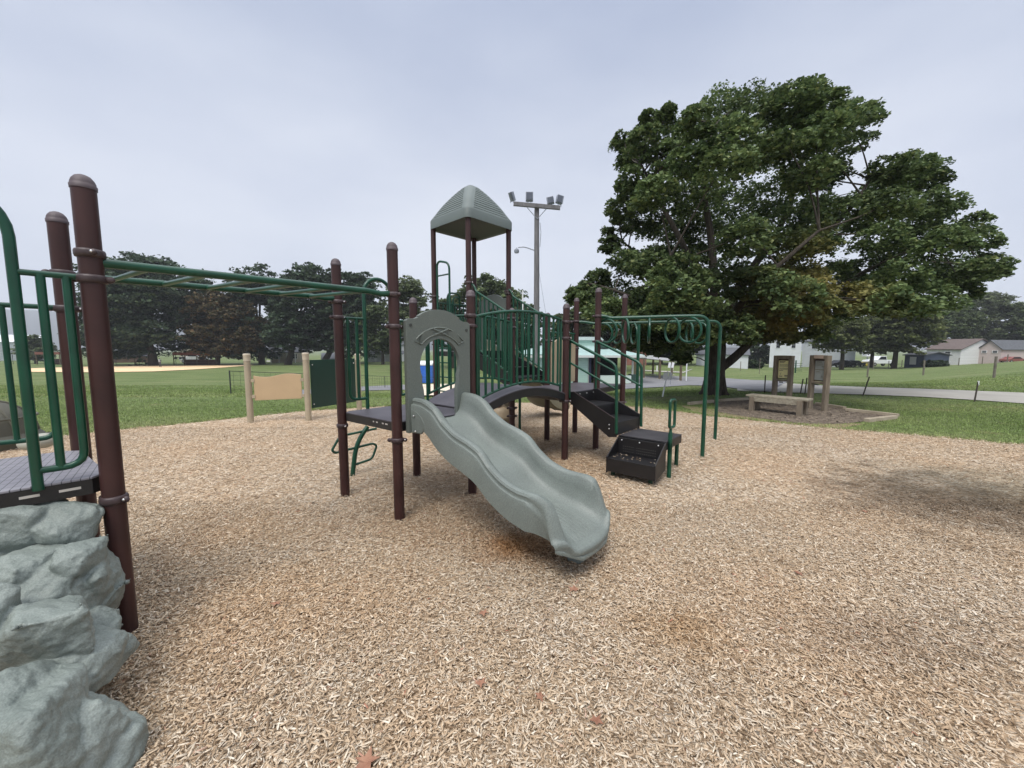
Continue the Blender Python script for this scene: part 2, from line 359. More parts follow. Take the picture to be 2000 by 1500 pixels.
def chips(n, y0, y1, thick, seed, smin=.016, smax=.042):
    r = np.random.default_rng(seed)
    y = np.sqrt(r.random(n)*(y1**2-y0**2)+y0**2); u = (r.random(n)*2-1)*1.42; x = u*y*1.0+r.normal(0, .05, n)
    P = np.stack([x, y], 1); k = inside(P, _pf)
    dn = np.exp(-(((x-4.7)/1.5)**2+((y-4.1)/.75)**2)); k &= r.random(n) > dn*.93      # chips thinned to copy an image blur, no real wear
    x, y = x[k], y[k]; n = len(x); sp = np.where(r.random(n) < .12, .16, .03); x = x+r.normal(0,1,n)*sp; y = y+r.normal(0,1,n)*sp
    L = np.clip(r.lognormal(0, .42, n)*(smin+smax)*.46, smin*.55, smax*1.9); W = np.minimum(L*r.uniform(.10, .36, n), .008); T = r.uniform(.0006, .0018, n)
    yaw = r.uniform(0, math.pi, n); pit = r.normal(0, .22, n); rol = r.normal(0, .35, n)
    ax = np.stack([np.cos(yaw)*np.cos(pit), np.sin(yaw)*np.cos(pit), np.sin(pit)], 1)
    ay = np.stack([-np.sin(yaw), np.cos(yaw), np.sin(rol)], 1); ay /= np.linalg.norm(ay, axis=1)[:,None]
    az = np.cross(ax, ay); c = np.stack([x, y, .012+r.random(n)*.014+bumpz(x, y)*.3+.003], 1)
    a = ax*L[:,None]/2; b = ay*W[:,None]/2; h = az*T[:,None]
    tp = r.uniform(.5, 1, n)[:,None]
    top = [c-a-b*tp+h, c+a-b+h, c+a+b*tp+h, c-a+b+h]
    if not thick:
        V = np.stack(top, 1).reshape(-1, 3); Fc = np.arange(n*4).reshape(-1, 4)
    else:
        bot = [p-1.6*h for p in top]; V = np.stack(top+bot, 1).reshape(-1, 3); o8 = (np.arange(n)*8)[:,None]
        Fc = np.concatenate([o8+np.array(q) for q in ((0,1,2,3),(0,4,5,1),(1,5,6,2),(2,6,7,3),(3,7,4,0))], 0)
    return V, Fc
V1, F1 = chips(270000, .85, 3.6, True, 1, .009, .028); V2, F2 = chips(230000, 3.4, 7.2, False, 2, .015, .036); V3a, F3 = chips(90000, 7.0, 11, False, 5, .024, .05)
if True:                                         # sparse old chips trodden into the bench bed
    rr4 = np.random.default_rng(31); bp_ = np.array([G(px, py)[:2] for px, py in ((1392,786),(1500,780),(1620,792),(1752,816),(1690,824),(1640,829),(1560,827),(1460,815),(1400,804))])
    q4 = np.stack([rr4.uniform(4, 10, 16000), rr4.uniform(6.5, 12.5, 16000)], 1); q4 = q4[inside(q4, bp_)]; m4 = len(q4); yw = rr4.uniform(0, 3.14, m4); L4_ = rr4.uniform(.01, .03, m4); W4_ = L4_*.3
    ax4 = np.stack([np.cos(yw), np.sin(yw), rr4.normal(0,.2,m4)], 1)*L4_[:,None]; ay4 = np.stack([-np.sin(yw), np.cos(yw), rr4.normal(0,.2,m4)], 1)*W4_[:,None]; c4 = np.stack([q4[:,0], q4[:,1], np.full(m4, .02)], 1)
    V4 = np.stack([c4-ax4-ay4, c4+ax4-ay4, c4+ax4+ay4, c4-ax4+ay4], 1).reshape(-1,3); F4 = np.arange(m4*4).reshape(-1,4)
Vc = np.concatenate([V1, V2, V3a]); Fc = np.concatenate([F1, F2+len(V1), F3+len(V1)+len(V2)])
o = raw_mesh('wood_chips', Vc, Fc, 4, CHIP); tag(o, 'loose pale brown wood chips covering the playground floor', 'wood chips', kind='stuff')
tag(raw_mesh('bark_litter', V4, F4, 4, mat('bark_chip', (.09,.068,.05), .9, .3, 30, island=True, col2=(.30,.245,.185))), 'dark bark litter on the soil around the bench', 'bark litter', kind='stuff')
# fallen leaves on the mulch (countable)
LEAFM = mat('dry_leaf', (.20, .085, .05), .8, .3, 20, col2=(.34, .19, .12))
for i, (px, py, s) in enumerate([(1120,1152,.038),(715,1490,.05),(1165,1408,.03),(945,1198,.03),(1055,1362,.026),(1690,1000,.03),(940,1335,.028),(1560,1120,.03),(540,1180,.03)]):
    p = G(px, py, .03); mb = MB(); a0 = rnd.random()*6
    pts = [(s*(1 if k % 2 else .45)*(1.1 if k == 5 else 1)*math.cos(a0+k*math.pi/5), s*(1 if k % 2 else .45)*math.sin(a0+k*math.pi/5), .006*math.sin(k*1.7)+.006) for k in range(10)]
    mb.add([Vector(p)+Vector(q) for q in pts]+[Vector(p)+Vector((0,0,.001))], [(k, (k+1) % 10, 10) for k in range(10)])
    o = mb.build('fallen_leaf', LEAFM, smooth=0)
    tag(o, 'curled dry reddish brown leaf lying on the wood chips', 'leaf', 'dry leaves scattered on the wood chips')
PAVED = [[(1440,764),(1600,769),(1800,776),(2000,789),(2250,812),(2250,782),(2000,768),(1800,760),(1600,753),(1440,743)],[(1228,760),(1345,753),(1470,764),(1500,766),(1540,745),(1400,738),(1228,736)],[(560,775),(640,768),(700,764),(780,762),(900,764),(1000,766),(1100,766),(1228,760),(1228,750),(1100,752),(900,752),(780,752),(700,756),(560,764)],[(806,776),(900,775),(900,751),(806,752)]]
# grass blades: verge of the lawn round the pit
def blades(n, y0, y1, seed, h0, h1, w):
    r = np.random.default_rng(seed); y = np.sqrt(r.random(n)*(y1**2-y0**2)+y0**2); x = (r.random(n)*2-1)*1.42*y
    P = np.stack([x, y], 1); k = ~inside(P, _pf); n0 = n
    k &= ~inside(P, np.array(BED))
    for pl in PAVED: k &= ~inside(P, np.array([GH(*q)[:2] for q in pl]))
    k &= r.random(n0) < np.clip((y1-y)/(y1-y0)*2.2, .15 if y1 < 15 else 0, 1)
    x, y = x[k], y[k]
    z = np.array([TZ(a, b) for a, b in zip(x, y)]); n = len(x)
    yaw = r.uniform(0, 6.283, n); h = r.uniform(h0, h1, n); lean = r.uniform(0, .7, n)*h; la = r.uniform(0, 6.283, n)
    c = np.stack([x, y, z-.004], 1); s = np.stack([np.cos(yaw), np.sin(yaw), 0*yaw], 1)*w
    t = c+np.stack([np.cos(la)*lean, np.sin(la)*lean, h], 1)
    return np.stack([c-s, c+s, t], 1).reshape(-1, 3)
BED = [G(px, py)[:2] for px, py in ((1392,786),(1500,780),(1620,792),(1752,816),(1690,824),(1640,829),(1560,827),(1460,815),(1400,804))]
Vg = np.concatenate([blades(200000, 5.6, 12, 11, .018, .042, .006), blades(150000, 12, 24, 12, .02, .045, .014)])
o = raw_mesh('grass', Vg, np.arange(len(Vg)).reshape(-1, 3), 3, BLADEM); tag(o, 'short mown green grass around the wood chip pit', 'grass', kind='stuff')
# thicker ragged edge tufts along the pit border
r_ = np.random.default_rng(4); tv = []
for k in range(len(_pf)):
    a = _pf[k]; 
    if a[1] < 4.5: continue
    for q in range(46):
        c = a+r_.normal(0, .045, 2)+np.array([a[0], a[1]-3])/np.linalg.norm([a[0], a[1]-3])*.04; h = r_.uniform(.02, .065); la = r_.uniform(0, 6.28); yw = r_.uniform(0, 3.14)
        s = np.array([math.cos(yw), math.sin(yw), 0])*.006; c3 = np.array([c[0], c[1], 0])
        tv += [c3-s, c3+s, c3+np.array([math.cos(la)*h*.6, math.sin(la)*h*.6, h])]
tv = np.array(tv); o = raw_mesh('grass', tv, np.arange(len(tv)).reshape(-1, 3), 3, BLADEM); tag(o, 'ragged tufts of grass along the edge of the wood chips', 'grass', kind='stuff')
# bench bed soil
SOIL = mat('bed_soil', (.075, .058, .043), .95, .3, 9, 1., 40, col2=(.25, .20, .15), detail=12)
def sheet(name, pts, z, m, kind='structure'):
    bm = bmesh.new(); bm.faces.new([bm.verts.new((p[0], p[1], z)) for p in pts]); me = bpy.data.meshes.new(name); bm.to_mesh(me); bm.free(); me.materials.append(m)
    o = bpy.data.objects.new(name, me); C.objects.link(o); return tag(o, kind=kind)
sheet('soil_bed', fine(BED, .15, .06, 9), .010, SOIL)
STRAW = mat('straw_turf', (.20, .16, .085), .95, .3, 2, .6, 20, col2=(.30, .235, .14))
sheet('bare_turf', fine([G(px, py)[:2] for px, py in ((1330,792),(1392,800),(1470,812),(1560,822),(1690,828),(1640,836),(1500,826),(1380,812))], .15, .08, 19), .0045, STRAW)
def strip(name, near, far, m, dz=.03, rows=4, n=60):
    def samp(pl, t):
        t *= len(pl)-1; i = min(int(t), len(pl)-2); f = t-i; return (pl[i][0]*(1-f)+pl[i+1][0]*f, pl[i][1]*(1-f)+pl[i+1][1]*f)
    vs = []; fs = []
    for i in range(n+1):
        a = GH(*samp(near, i/n)); b = GH(*samp(far, i/n))
        for j in range(rows+1):
            t = j/rows; x = a[0]*(1-t)+b[0]*t; y = a[1]*(1-t)+b[1]*t; vs.append((x, y, TZ(x, y)+dz))
    for i in range(n):
        for j in range(rows): k = i*(rows+1)+j; fs.append((k, k+rows+1, k+rows+2, k+1))
    o = MB().add(vs, fs).build(name, m); return tag(o, kind='structure')
strip('park_road', [(1440,764),(1520,767),(1600,769),(1700,772),(1800,776),(1900,782),(2000,789),(2150,802)],
      [(1440,743),(1520,748),(1600,753),(1700,757),(1800,760),(1900,764),(2000,768),(2150,776)], CONC, .02)
strip('parking_lot', [(1228,760),(1290,757),(1345,753),(1400,755),(1470,764),(1500,766)],
      [(1228,736),(1290,734),(1345,736),(1400,738),(1470,743),(1540,745)], ASPHALT, .035, 8)
strip('footpath', [(560,775),(640,768),(700,764),(780,762),(900,764),(1000,766),(1100,766),(1228,760)],
      [(560,764),(640,759),(700,756),(780,752),(900,752),(1000,752),(1100,752),(1228,750)], ASPHALT, .03)
strip('infield', [(55,727),(190,728),(300,726),(380,722),(440,718),(495,713.5)], [(55,720),(190,716),(300,714.5),(380,714),(440,713.2),(495,713)], CLAY, .06, 6)
strip('concrete_pad', [(806,776),(850,775),(900,775)], [(806,752),(850,751),(900,751)], mat('pale_pad', (.62,.54,.42), .9, .06, 1), .06, 5, 20)
strip('far_path', [(1240,724),(1290,727),(1335,729),(1352,722)], [(1240,722.6),(1290,725),(1335,727),(1352,721)], CONC, .06, 2, 30)
strip('far_street', [(520,707),(600,704)], [(520,705),(600,702)], CONC, .08, 2, 10)


# ================================================================== PLAY STRUCTURE
A, B, D, Cc = (-1.70,3.80), (-.98,3.23), (-.41,3.86), (-1.12,4.42)
E, J, Fp, I, Gp, Hp = (.71,5.08), (0.,5.64), (1.24,5.60), (.57,6.18), (1.11,6.70), (1.85,6.40)
T2, T1, T3, T4 = (-.69,6.25), (-1.36,6.85), (-.06,6.92), (-.72,7.50)
L1, L2 = (-2.02,1.89), (-2.72,2.38); L3, L4 = (-2.66,1.20), (-3.36,1.69)
ps = empty('play_structure', (-.5, 4.0, 0), 'large green and brown playground climber with wavy grey slide, arched bridge and peaked roof', 'playground')
POSTS = dict(A=(A,2.34), B=(B,2.34), D=(D,2.05), Cc=(Cc,2.05), E=(E,2.06), J=(J,2.06), F=(Fp,2.34), I=(I,2.04), G=(Gp,2.34), H=(Hp,2.36),
             L1=(L1,2.29), L2=(L2,2.29), L3=(L3,2.29), L4=(L4,2.29), T1=(T1,3.60), T2=(T2,3.60), T3=(T3,3.60), T4=(T4,3.60))
PO = {}
for k, ((x, y), h) in POSTS.items():
    r = .044; mb = MB(); mb.lathe([(r,-.02),(r,.3),(r,h*.6),(r,h-.03)], (x,y,0), 28)
    po = mb.build('post', BROWN, ps); PO[k] = po
    if k[0] != 'T':
        MB().lathe([(r+.003,h-.045),(r+.004,h-.028),(r+.001,h-.026),(r,h-.016),(r*.88,h-.001),(r*.62,h+.014),(r*.3,h+.021),(.002,h+.023)], (x,y,0), 28).build('cap', CAPM, po, 60)
def clamp(k, z, ang=None, two=True):
    (x, y), _ = POSTS[k]; mb = MB(); r = .045
    mb.lathe([(r,z-.020),(r+.007,z-.017),(r+.010,z-.008),(r+.010,z+.008),(r+.007,z+.017),(r,z+.020)], (x,y,0), 28)
    a = ang if ang is not None else .3
    for s in ((0, math.pi) if two else (0,)):
        c = Vector((x+math.cos(a+s)*(r+.020), y+math.sin(a+s)*(r+.020), z))
        mb.ell(c, (.020,.013,.017), 12, 8, Matrix.Rotation(a+s, 3, 'Z'))
    mb.build('clamp', CLAMPM, PO[k], 50)
    b = MB()
    c = Vector((x+math.cos(a)*(r+.022), y+math.sin(a)*(r+.022), z)); b.ell(c+Vector((0,-.013,.002)), (.007,.005,.007), 10, 6); b.build('bolt', STEEL, PO[k])
def dirang(p, q): return math.atan2(q[1]-p[1], q[0]-p[0])
aAB, aBD, aAC, aDE = dirang(A,B), dirang(B,D), dirang(A,Cc), dirang(D,E)
for k, z, a in [('A',1.95,.2),('A',1.80,aAC),('A',.73,aAB),('B',1.94,2.6),('B',1.68,aBD),('B',.72,.1),('D',1.82,aDE),('D',1.72,-2.4),('Cc',1.80,aAC),
                ('E',1.84,2.6),('E',1.63,-.6),('E',.80,.1),('J',1.93,.5),('J',1.80,-.6),('J',.62,.3),('J',.50,.3),('F',1.96,-.2),('F',1.60,-.6),('F',.82,.2),('G',1.96,-.2),('G',1.50,-2.4),
                ('H',.60,.2),('I',1.62,-.3),('L1',1.95,-.55),('L1',1.83,2.6+.9),('L1',.74,-.1),('L2',1.95,.9),('L2',1.74,.6),('L2',.74,.2),
                ('T2',2.54,-.3),('T2',1.6,.4),('T3',2.50,.2),('T3',2.46,.9),('T3',.66,.2),('T3',.50,.2),('T1',2.4,.2)]: clamp(k, z, a)
# decks -------------------------------------------------------------
def deck(poly, z, name='deck'):
    c = Vector((sum(p[0] for p in poly)/len(poly), sum(p[1] for p in poly)/len(poly), 0))
    out = [(c.x+(p[0]-c.x)*.985, c.y+(p[1]-c.y)*.985) for p in poly]
    # chamfer corners so the plate clears the posts
    q = []
    for i, p in enumerate(out):
        a = Vector((*out[i-1], 0)); b = Vector((*p, 0)); d = Vector((*out[(i+1) % len(out)], 0))
        q += [(b+(a-b).normalized()*.06)[:2], (b+(d-b).normalized()*.06)[:2]]
    dk = MB().prism(q, (0,0,z-.012), (1,0,0), (0,1,0), (0,0,.012)).build(name, DECK, ps, 0, .003)
    mb = MB(); n = len(q)
    inn = [(c.x+(p[0]-c.x)*.97, c.y+(p[1]-c.y)*.97) for p in q]
    vs = [(x, y, zz) for (x, y) in q for zz in (z-.013, z-.085)]+[(x, y, zz) for (x, y) in inn for zz in (z-.013, z-.085)]
    fs = []
    for i in range(n):
        j = (i+1) % n; o = 2*n
        fs += [(2*i, 2*i+1, 2*j+1, 2*j), (o+2*i, o+2*j, o+2*j+1, o+2*i+1), (2*i+1, o+2*i+1, o+2*j+1, 2*j+1)]
    mb.add(vs, fs).build('deck_rim', BLACK, dk, 0)
    return dk
DECKH = mat('slotted_deck', (.17, .165, .19), .5, .15, 4, .1, 120, col2=(.26, .255, .28))
def slots(m, rot, sc):
    n = m.node_tree.nodes; l = m.node_tree.links; b = n['Principled BSDF']; src = b.inputs['Base Color'].links[0].from_socket
    tc = n.new('ShaderNodeTexCoord'); mp = n.new('ShaderNodeMapping'); mp.inputs['Rotation'].default_value = (0,0,rot)
    br = n.new('ShaderNodeTexBrick'); br.inputs['Scale'].default_value = sc; br.inputs['Mortar Size'].default_value = .028; br.offset = 0
    br.inputs['Brick Width'].default_value = 1.1; br.inputs['Row Height'].default_value = .42
    br.inputs['Color1'].default_value = (1,1,1,1); br.inputs['Color2'].default_value = (1,1,1,1); br.inputs['Mortar'].default_value = (.25,.25,.27,1)
    l.new(tc.outputs['Object'], mp.inputs[0]); l.new(mp.outputs[0], br.inputs['Vector'])
    mx = n.new('ShaderNodeMix'); mx.data_type = 'RGBA'; mx.blend_type = 'MULTIPLY'; mx.inputs[0].default_value = 1
    l.new(src, mx.inputs[6]); l.new(br.outputs[0], mx.inputs[7]); l.new(mx.outputs[2], b.inputs['Base Color'])
slots(DECKH, .85, 14)
d1 = deck([A,B,D,Cc], .87); d2 = deck([E,Fp,Hp,Gp,I,J], .91); d3 = deck([T1,T2,T3,T4], 1.45)
dl = deck([L1,L2,L4,L3], .87); dl.data.materials[0] = DECKH
# bright slots seen through the rims
def slotrow(p, q, z, ts, par):
    mb = MB(); p = Vector((*p, z)); q = Vector((*q, z)); d = (q-p); a = math.atan2(d.y, d.x); nrm = Vector((d.y, -d.x, 0)).normalized()
    for t, w in ts: mb.box(p+d*t+nrm*(-.0075), (w, .004, .012), a)
    return mb.build('slot_cover', mat('slot_light', (.45,.42,.38), .7, .1), par, 0)
slotrow(A, B, .835, ((.60,.018),(.66,.026),(.76,.026),(.82,.036)), d1)
slotrow(L3, L1, .825, ((.72,.06),(.85,.07)), dl)
# bridge ------------------------------------------------------------
uDE = (Vector((*E,0))-Vector((*D,0))); LB = uDE.length; uDE.normalize(); nDE = Vector((uDE.y, -uDE.x, 0))      # nDE points to the camera side
D0 = Vector((*D,0)); wB = .86
def brz(t): return .87+.04*t+.15*4*t*(1-t)
bt = MB(); bs = MB(); N = 24
for i in range(N+1):
    t = i/N; p = D0+uDE*(LB*(.03+.94*t)); z = brz(t)
    a = p+nDE*.035; b = p-nDE*(wB+.035)
    bt.v += [(a.x,a.y,z),(b.x,b.y,z),(a.x,a.y,z-.012),(b.x,b.y,z-.012)]
    a2 = p+nDE*.025; b2 = p-nDE*(wB+.025)
    bs.v += [(a2.x,a2.y,z-.013),(b2.x,b2.y,z-.013),(a2.x,a2.y,z-.105),(b2.x,b2.y,z-.105)]
for i in range(N):
    o = i*4
    for m_ in (bt, bs): m_.f += [(o,o+4,o+5,o+1),(o+2,o+3,o+7,o+6),(o,o+2,o+6,o+4),(o+1,o+5,o+7,o+3)]
for m_ in (bt, bs): m_.f += [(0,1,3,2),(N*4,N*4+2,N*4+3,N*4+1)]
bd = bt.build('bridge_deck', mat('bridge_top', (.055,.052,.065), .5, .2, 4, .1, 90, col2=(.085,.08,.095)), ps, 30); bs.build('bridge_beam', BLACK, bd, 30)
def bridge_rail(off, nb, t0, t1):
    def rz(t): return 1.80+.04*t+.10*4*t*(1-t)
    top = [D0+nDE*off+uDE*(LB*(t0+(t1-t0)*i/28))+Vector((0,0,rz(t0+(t1-t0)*i/28))) for i in range(29)]
    bot = [D0+nDE*off+uDE*(LB*(t0+(t1-t0)*i/28))+Vector((0,0,brz(t0+(t1-t0)*i/28)+.065)) for i in range(29)]
    mb = MB().tube(top, .017, 12).tube(bot, .014, 12)
    bb = mb
    for i in range(nb):
        t = t0+(t1-t0)*(i+.35)/nb; p = D0+nDE*off+uDE*(LB*t); bb.tube([(p.x,p.y,brz(t)+.065),(p.x,p.y,rz(t))], .0145, 10)
    for t in (t0+.005, t1-.002):
        p = D0+nDE*off+uDE*(LB*t); bb.tube([(p.x,p.y,brz(t)-.06),(p.x,p.y,rz(t))], .016, 10)
    bb.build('bridge_railing', GREEN, ps)
bridge_rail(0., 15, .04, .93); bridge_rail(-wB, 15, .04, .93)
MB().tube([D0+uDE*(LB*.93)+Vector((0,0,1.85)), Vector((*E,1.84))], .014).build('rail_link', CLAMPM, ps)
# keyhole slide hood ------------------------------------------------
eBD = (Vector((*D,0))-Vector((*B,0))); WBD = eBD.length; eBD.normalize(); nBD = Vector((eBD.y, -eBD.x, 0)); B0 = Vector((*B,0))
def hood(p0, e, n, W, z0, mats, nm, relief=True):
    c = W/2; out = []; hw = .352
    out += [(c-hw, z0), (c-hw, z0+.955), (c-hw+.012, z0+.968), (c-hw+.03, z0+.975), (c-.27, z0+.977), (c-.245, z0+.985), (c-.21, z0+1.005)]
    for k in range(9):
        a = math.pi*(.80-.60*k/8); out.append((c+.265*math.cos(a)/math.cos(math.pi*.2)*.86, z0+.905+.165*math.sin(a)))
    right = [(2*c-x, z) for x, z in out[:7]][::-1]; out = out[:7]+[q for q in out[7:]]+right
    inn = []                                    # keyhole, from right foot up over and down the left
    for x, z in ((.185,.0),(.185,.30),(.19,.36),(.205,.42)): inn.append((c+x, z0+z))
    for k in range(25):
        a = -.42+(math.pi+.84)*k/24; inn.append((c+.222*math.cos(a), z0+.575+.235*math.sin(a)))
    for x, z in ((.205,.42),(.19,.36),(.185,.30),(.185,.0)): inn.append((c-x, z0+z))
    poly = out+inn
    f = MB().prism(poly, p0+n*.02, e, Vector((0,0,1)), n*.045).build(nm, mats, ps, 35, .009)
    if relief:
        r = MB(); o = p0+n*.0655
        arc = lambda rad, a0, a1, m, cz=z0+.60: [o+e*(c+rad*math.cos(a0+(a1-a0)*k/m))+Vector((0,0,cz+rad*math.sin(a0+(a1-a0)*k/m))) for k in range(m+1)]
        a0, a1 = R(42), R(138)
        r.tube(arc(.365,a0,a1,20,z0+.545)+arc(.275,a1,a0,20,z0+.575), .0075, 6, True)
        for sg in (-1, 1):
            vs = []
            for k in range(13):                # leaf halves
                t = k/12; ang = R(90+sg*(14+34*t)); w = .042*math.sin(math.pi*t**.8); rc = .315
                for ww in (-w, w): vs.append(o+e*(c+(rc+ww)*math.cos(ang))+Vector((0,0,z0+.56+(rc+ww)*math.sin(ang))) + n*(.010 if ww > 0 else .002))
            r.add(vs, [(2*k, 2*k+2, 2*k+3, 2*k+1) for k in range(12)])
            r.tube([o+e*(c+sg*-.075)+Vector((0,0,z0+.895))+n*.004, o+e*(c+sg*.065)+Vector((0,0,z0+.845))+n*.004], .009, 8)
        r.build('relief', mats, f, 60)
        bo = MB()
        for x, z in ((-.31,.92),(.31,.90)): 
            q = o+e*(c+x)+Vector((0,0,z0+z)); bo.lathe([(.015,0),(.015,.004),(.009,.0045),(.007,-.002)], q, 14, n.to_track_quat('Z','Y').to_matrix())
        bo.build('bolt', mat('dull_bolt', (.06,.065,.06), .5, .1), f, 30)
    return f
hd = hood(B0, eBD, nBD, WBD, .775, PANELM, 'slide_hood')
# wave slide --------------------------------------------------------
mBD = B0+eBD*(WBD/2)
RIM = [(0,1.075),(.10,1.075),(.22,1.065),(.35,1.015),(.46,.925),(.60,.852),(.76,.81),(.88,.762),(.98,.675),(1.10,.605),(1.25,.565),(1.43,.562),(1.52,.538),(1.57,.478),(1.605,.42),(1.635,.365),(1.66,.33)]
BED_ = [(0,.872),(.15,.868),(.28,.82),(.42,.72),(.56,.65),(.72,.60),(.86,.55),(1.0,.455),(1.15,.385),(1.30,.35),(1.42,.33),(1.52,.30),(1.60,.27),(1.66,.245)]
def interp(tab, s):
    xs_ = [a for a, _ in tab]
    if s <= xs_[0]: return tab[0][1]
    for i in range(len(tab)-1):
        if s <= tab[i+1][0]:
            p0 = tab[max(i-1,0)][1]; p1 = tab[i][1]; p2 = tab[i+1][1]; p3 = tab[min(i+2, len(tab)-1)][1]; t = (s-tab[i][0])/(tab[i+1][0]-tab[i][0])
            return .5*((2*p1)+(-p0+p2)*t+(2*p0-5*p1+4*p2-p3)*t*t+(-p0+3*p1-3*p2+p3)*t**3)
    return tab[-1][1]
def slide(m0, e, n, RIM, BEDT, SMAX, material, nm, z_off=0, s0=0.):
    mb = MB(); NS = 90; half = []
    for i in range(NS+1):
        s = s0+(SMAX-s0)*i/NS; rz = interp(RIM, s)+z_off; bz = min(interp(BEDT, s)+z_off, rz-.004); hgt = rz-bz
        flare = .02*max(0, (s-SMAX+.35)/.35)**2
        w = 1.0
        sk = rz-.185; q_ = max(0, min(1, (s-SMAX+.32)/.3)); sk = sk*(1-q_)+q_*(bz+.045); sk = min(sk, bz-.03+.08*q_); bo_ = .035*q_
        sec = [(-.325-flare, sk), (-.328-flare, rz-.075), (-.322-flare, rz-.055), (-.310-flare, rz-.050), (-.306-flare, rz-.036), (-.312-flare, rz-.022), (-.303-flare, rz-.006), (-.282-flare, rz),
               (-.256-flare*.8, rz-.004), (-.240-flare*.7, rz-min(.02,hgt*.2)), (-.226-flare*.6, rz-hgt*.40), (-.208-flare*.5, bz+hgt*.24), (-.178-flare*.3, bz+hgt*.07), (-.13, bz+.004), (-.06, bz), (0, bz)]
        sec = [(x*(1-q_)+(-.300-flare-.022*math.sin(math.pi*k/7))*q_, z*(1-q_)+(sk+(rz-sk)*k/7)*q_) if k < 8 else (x, z) for k, (x, z) in enumerate(sec)]
        sec = sec+[(-x, z) for x, z in sec[-2::-1]]
        und = [(.300+flare, sk), (.29, max(bz-.035+bo_, sk-.012)), (.15, bz-.04), (0, bz-.04), (-.15, bz-.04), (-.29, max(bz-.035+bo_, sk-.012)), (-.300-flare, sk)]
        full = sec+und
        bow = lambda x: 0.
        for x, z in full:
            # plan rounding of the exit lip
            cs = 0
            if s > SMAX-.2:
                k = (s-(SMAX-.2))/.2; cs = -(.2*k)*(abs(x)/.33)**2.6*.42
            p = m0+e*x+n*(s+cs); mb.v.append((p.x, p.y, z))
    M_ = len(full)
    for i in range(NS):
        for k in range(M_):
            j = (k+1) % M_; mb.f.append((i*M_+k, i*M_+j, (i+1)*M_+j, (i+1)*M_+k))
    mb.f.append(tuple(range(M_-1, -1, -1)))
    # rounded lip: roll the end section down and back
    last = NS*M_; cz = sum(mb.v[last+k][2] for k in range(len(sec)))/len(sec); prev = last
    for st in range(1, 7):
        a = st/6*math.pi*.62; start = len(mb.v)
        for k in range(M_):
            x, y, z = mb.v[last+k]; lz = interp(BEDT, SMAX)-.04
            nz_ = z-.030*(1-math.cos(a)); off = math.sin(a)*.030
            mb.v.append((x+n.x*off, y+n.y*off, nz_))
        for k in range(M_): j = (k+1) % M_; mb.f.append((prev+k, prev+j, start+j, start+k))
        prev = start
    mb.f.append(tuple(prev+k for k in range(M_)))
    return mb.build(nm, material, ps, 42)
sl = slide(mBD, eBD, nBD, RIM, BED_, 1.66, SLIDE, 'slide', s0=.06)
gr = MB()
for k in range(-4, 5):                          # ribs of the run-out
    pts = [mBD+nBD*s+eBD*(k*.034)+Vector((0,0,interp(BED_, s)+.0015)) for s in np.linspace(1.18, 1.62, 12)]; gr.tube(pts, .0035, 6)
for k in (-.155, -.14, -.125):
    pts = [mBD+nBD*s+eBD*k+Vector((0,0,interp(BED_, s)+.003)) for s in np.linspace(.2, 1.1, 24)]; gr.tube(pts, .003, 6)
gr.build('slide_ribs', SLIDE, sl, 60)
bo = MB()
for x, s, z in ((-.338,.03,.93),(-.338,.05,.80)):
    bo.ell(mBD+eBD*x+nBD*(.09+s)+Vector((0,0,z)), (.008,.008,.008), 10, 6)
bo.build('bolt', STEEL, sl)
fb = mBD+nBD*1.50+eBD*.04; MB().prism([(-.035,.0),(.035,.0),(.05,.262),(-.05,.262)], fb-nBD*.05, eBD, Vector((0,0,1)), nBD*.10).build('slide_foot', SLIDE, sl, 30, .015)
for sg in (-1, 1):                              # entry cheek plates bolted to the hood
    o_ = mBD+eBD*(sg*.329)+nBD*.066; MB().prism([(0,-.095),(.14,-.088),(.19,-.05),(.20,.0),(.16,.06),(.09,.10),(0,.12)], o_+Vector((0,0,.87)), nBD, Vector((0,0,1)), -eBD*sg*.02).build('cheek_plate', SLIDE, sl, 30, .012)
# transition plate inside the hood
tp = MB().prism([(-.18,-.22),(.18,-.22),(.18,.05),(.10,.12),(-.10,.12),(-.18,.05)], mBD+Vector((0,0,.880)), eBD, nBD, (0,0,.005)).build('entry_plate', DECK, sl, 0)
# deck one: entry arch on the A-C side ------------------------------
eAC = Vector((Cc[0]-A[0], Cc[1]-A[1], 0)); WAC = eAC.length; eAC.normalize(); A0 = Vector((*A,0))
def entry(p0, e, W, zdeck, ztop, zrail, nm='entry_arch', leg=.27, pk=.0, zin=.11):
    la, lb = p0+e*leg, p0+e*(W-leg); rr = (W-2*leg)/2; pts = [la+Vector((0,0,zdeck+.0))]
    pts += [la+Vector((0,0,ztop-rr))]
    for k in range(1, 16):
        a = math.pi*(1-k/16); c = (la+lb)/2; pts.append(c+e*(rr*math.cos(a))+Vector((0,0,ztop-rr+rr*math.sin(a))))
    pts += [lb+Vector((0,0,ztop-rr)), lb+Vector((0,0,zdeck))]
    o = MB().tube(pts, .019, 12).build(nm, GREEN, ps)
    for a, b in ((p0+e*.04, la), (p0+e*(W-.04), lb)):
        d = (b-a); L = d.length; d.normalize(); mb = MB()
        mb.tube([a+Vector((0,0,zrail)), b+Vector((0,0,zrail))], .014, 10)
        m1 = a+d*(L*.22); m2 = a+d*(L*.62)
        mb.tube(rounded([m1+Vector((0,0,zrail)), m1+Vector((0,0,zdeck+zin)), b+Vector((0,0,zdeck+zin))], .07), .016, 10)
        mb.tube([m2+Vector((0,0,zrail)), m2+Vector((0,0,zdeck+zin))], .016, 10)
        mb.build('guard_rail', GREEN, o)
entry(A0, eAC, WAC, .87, 2.22, 1.80)
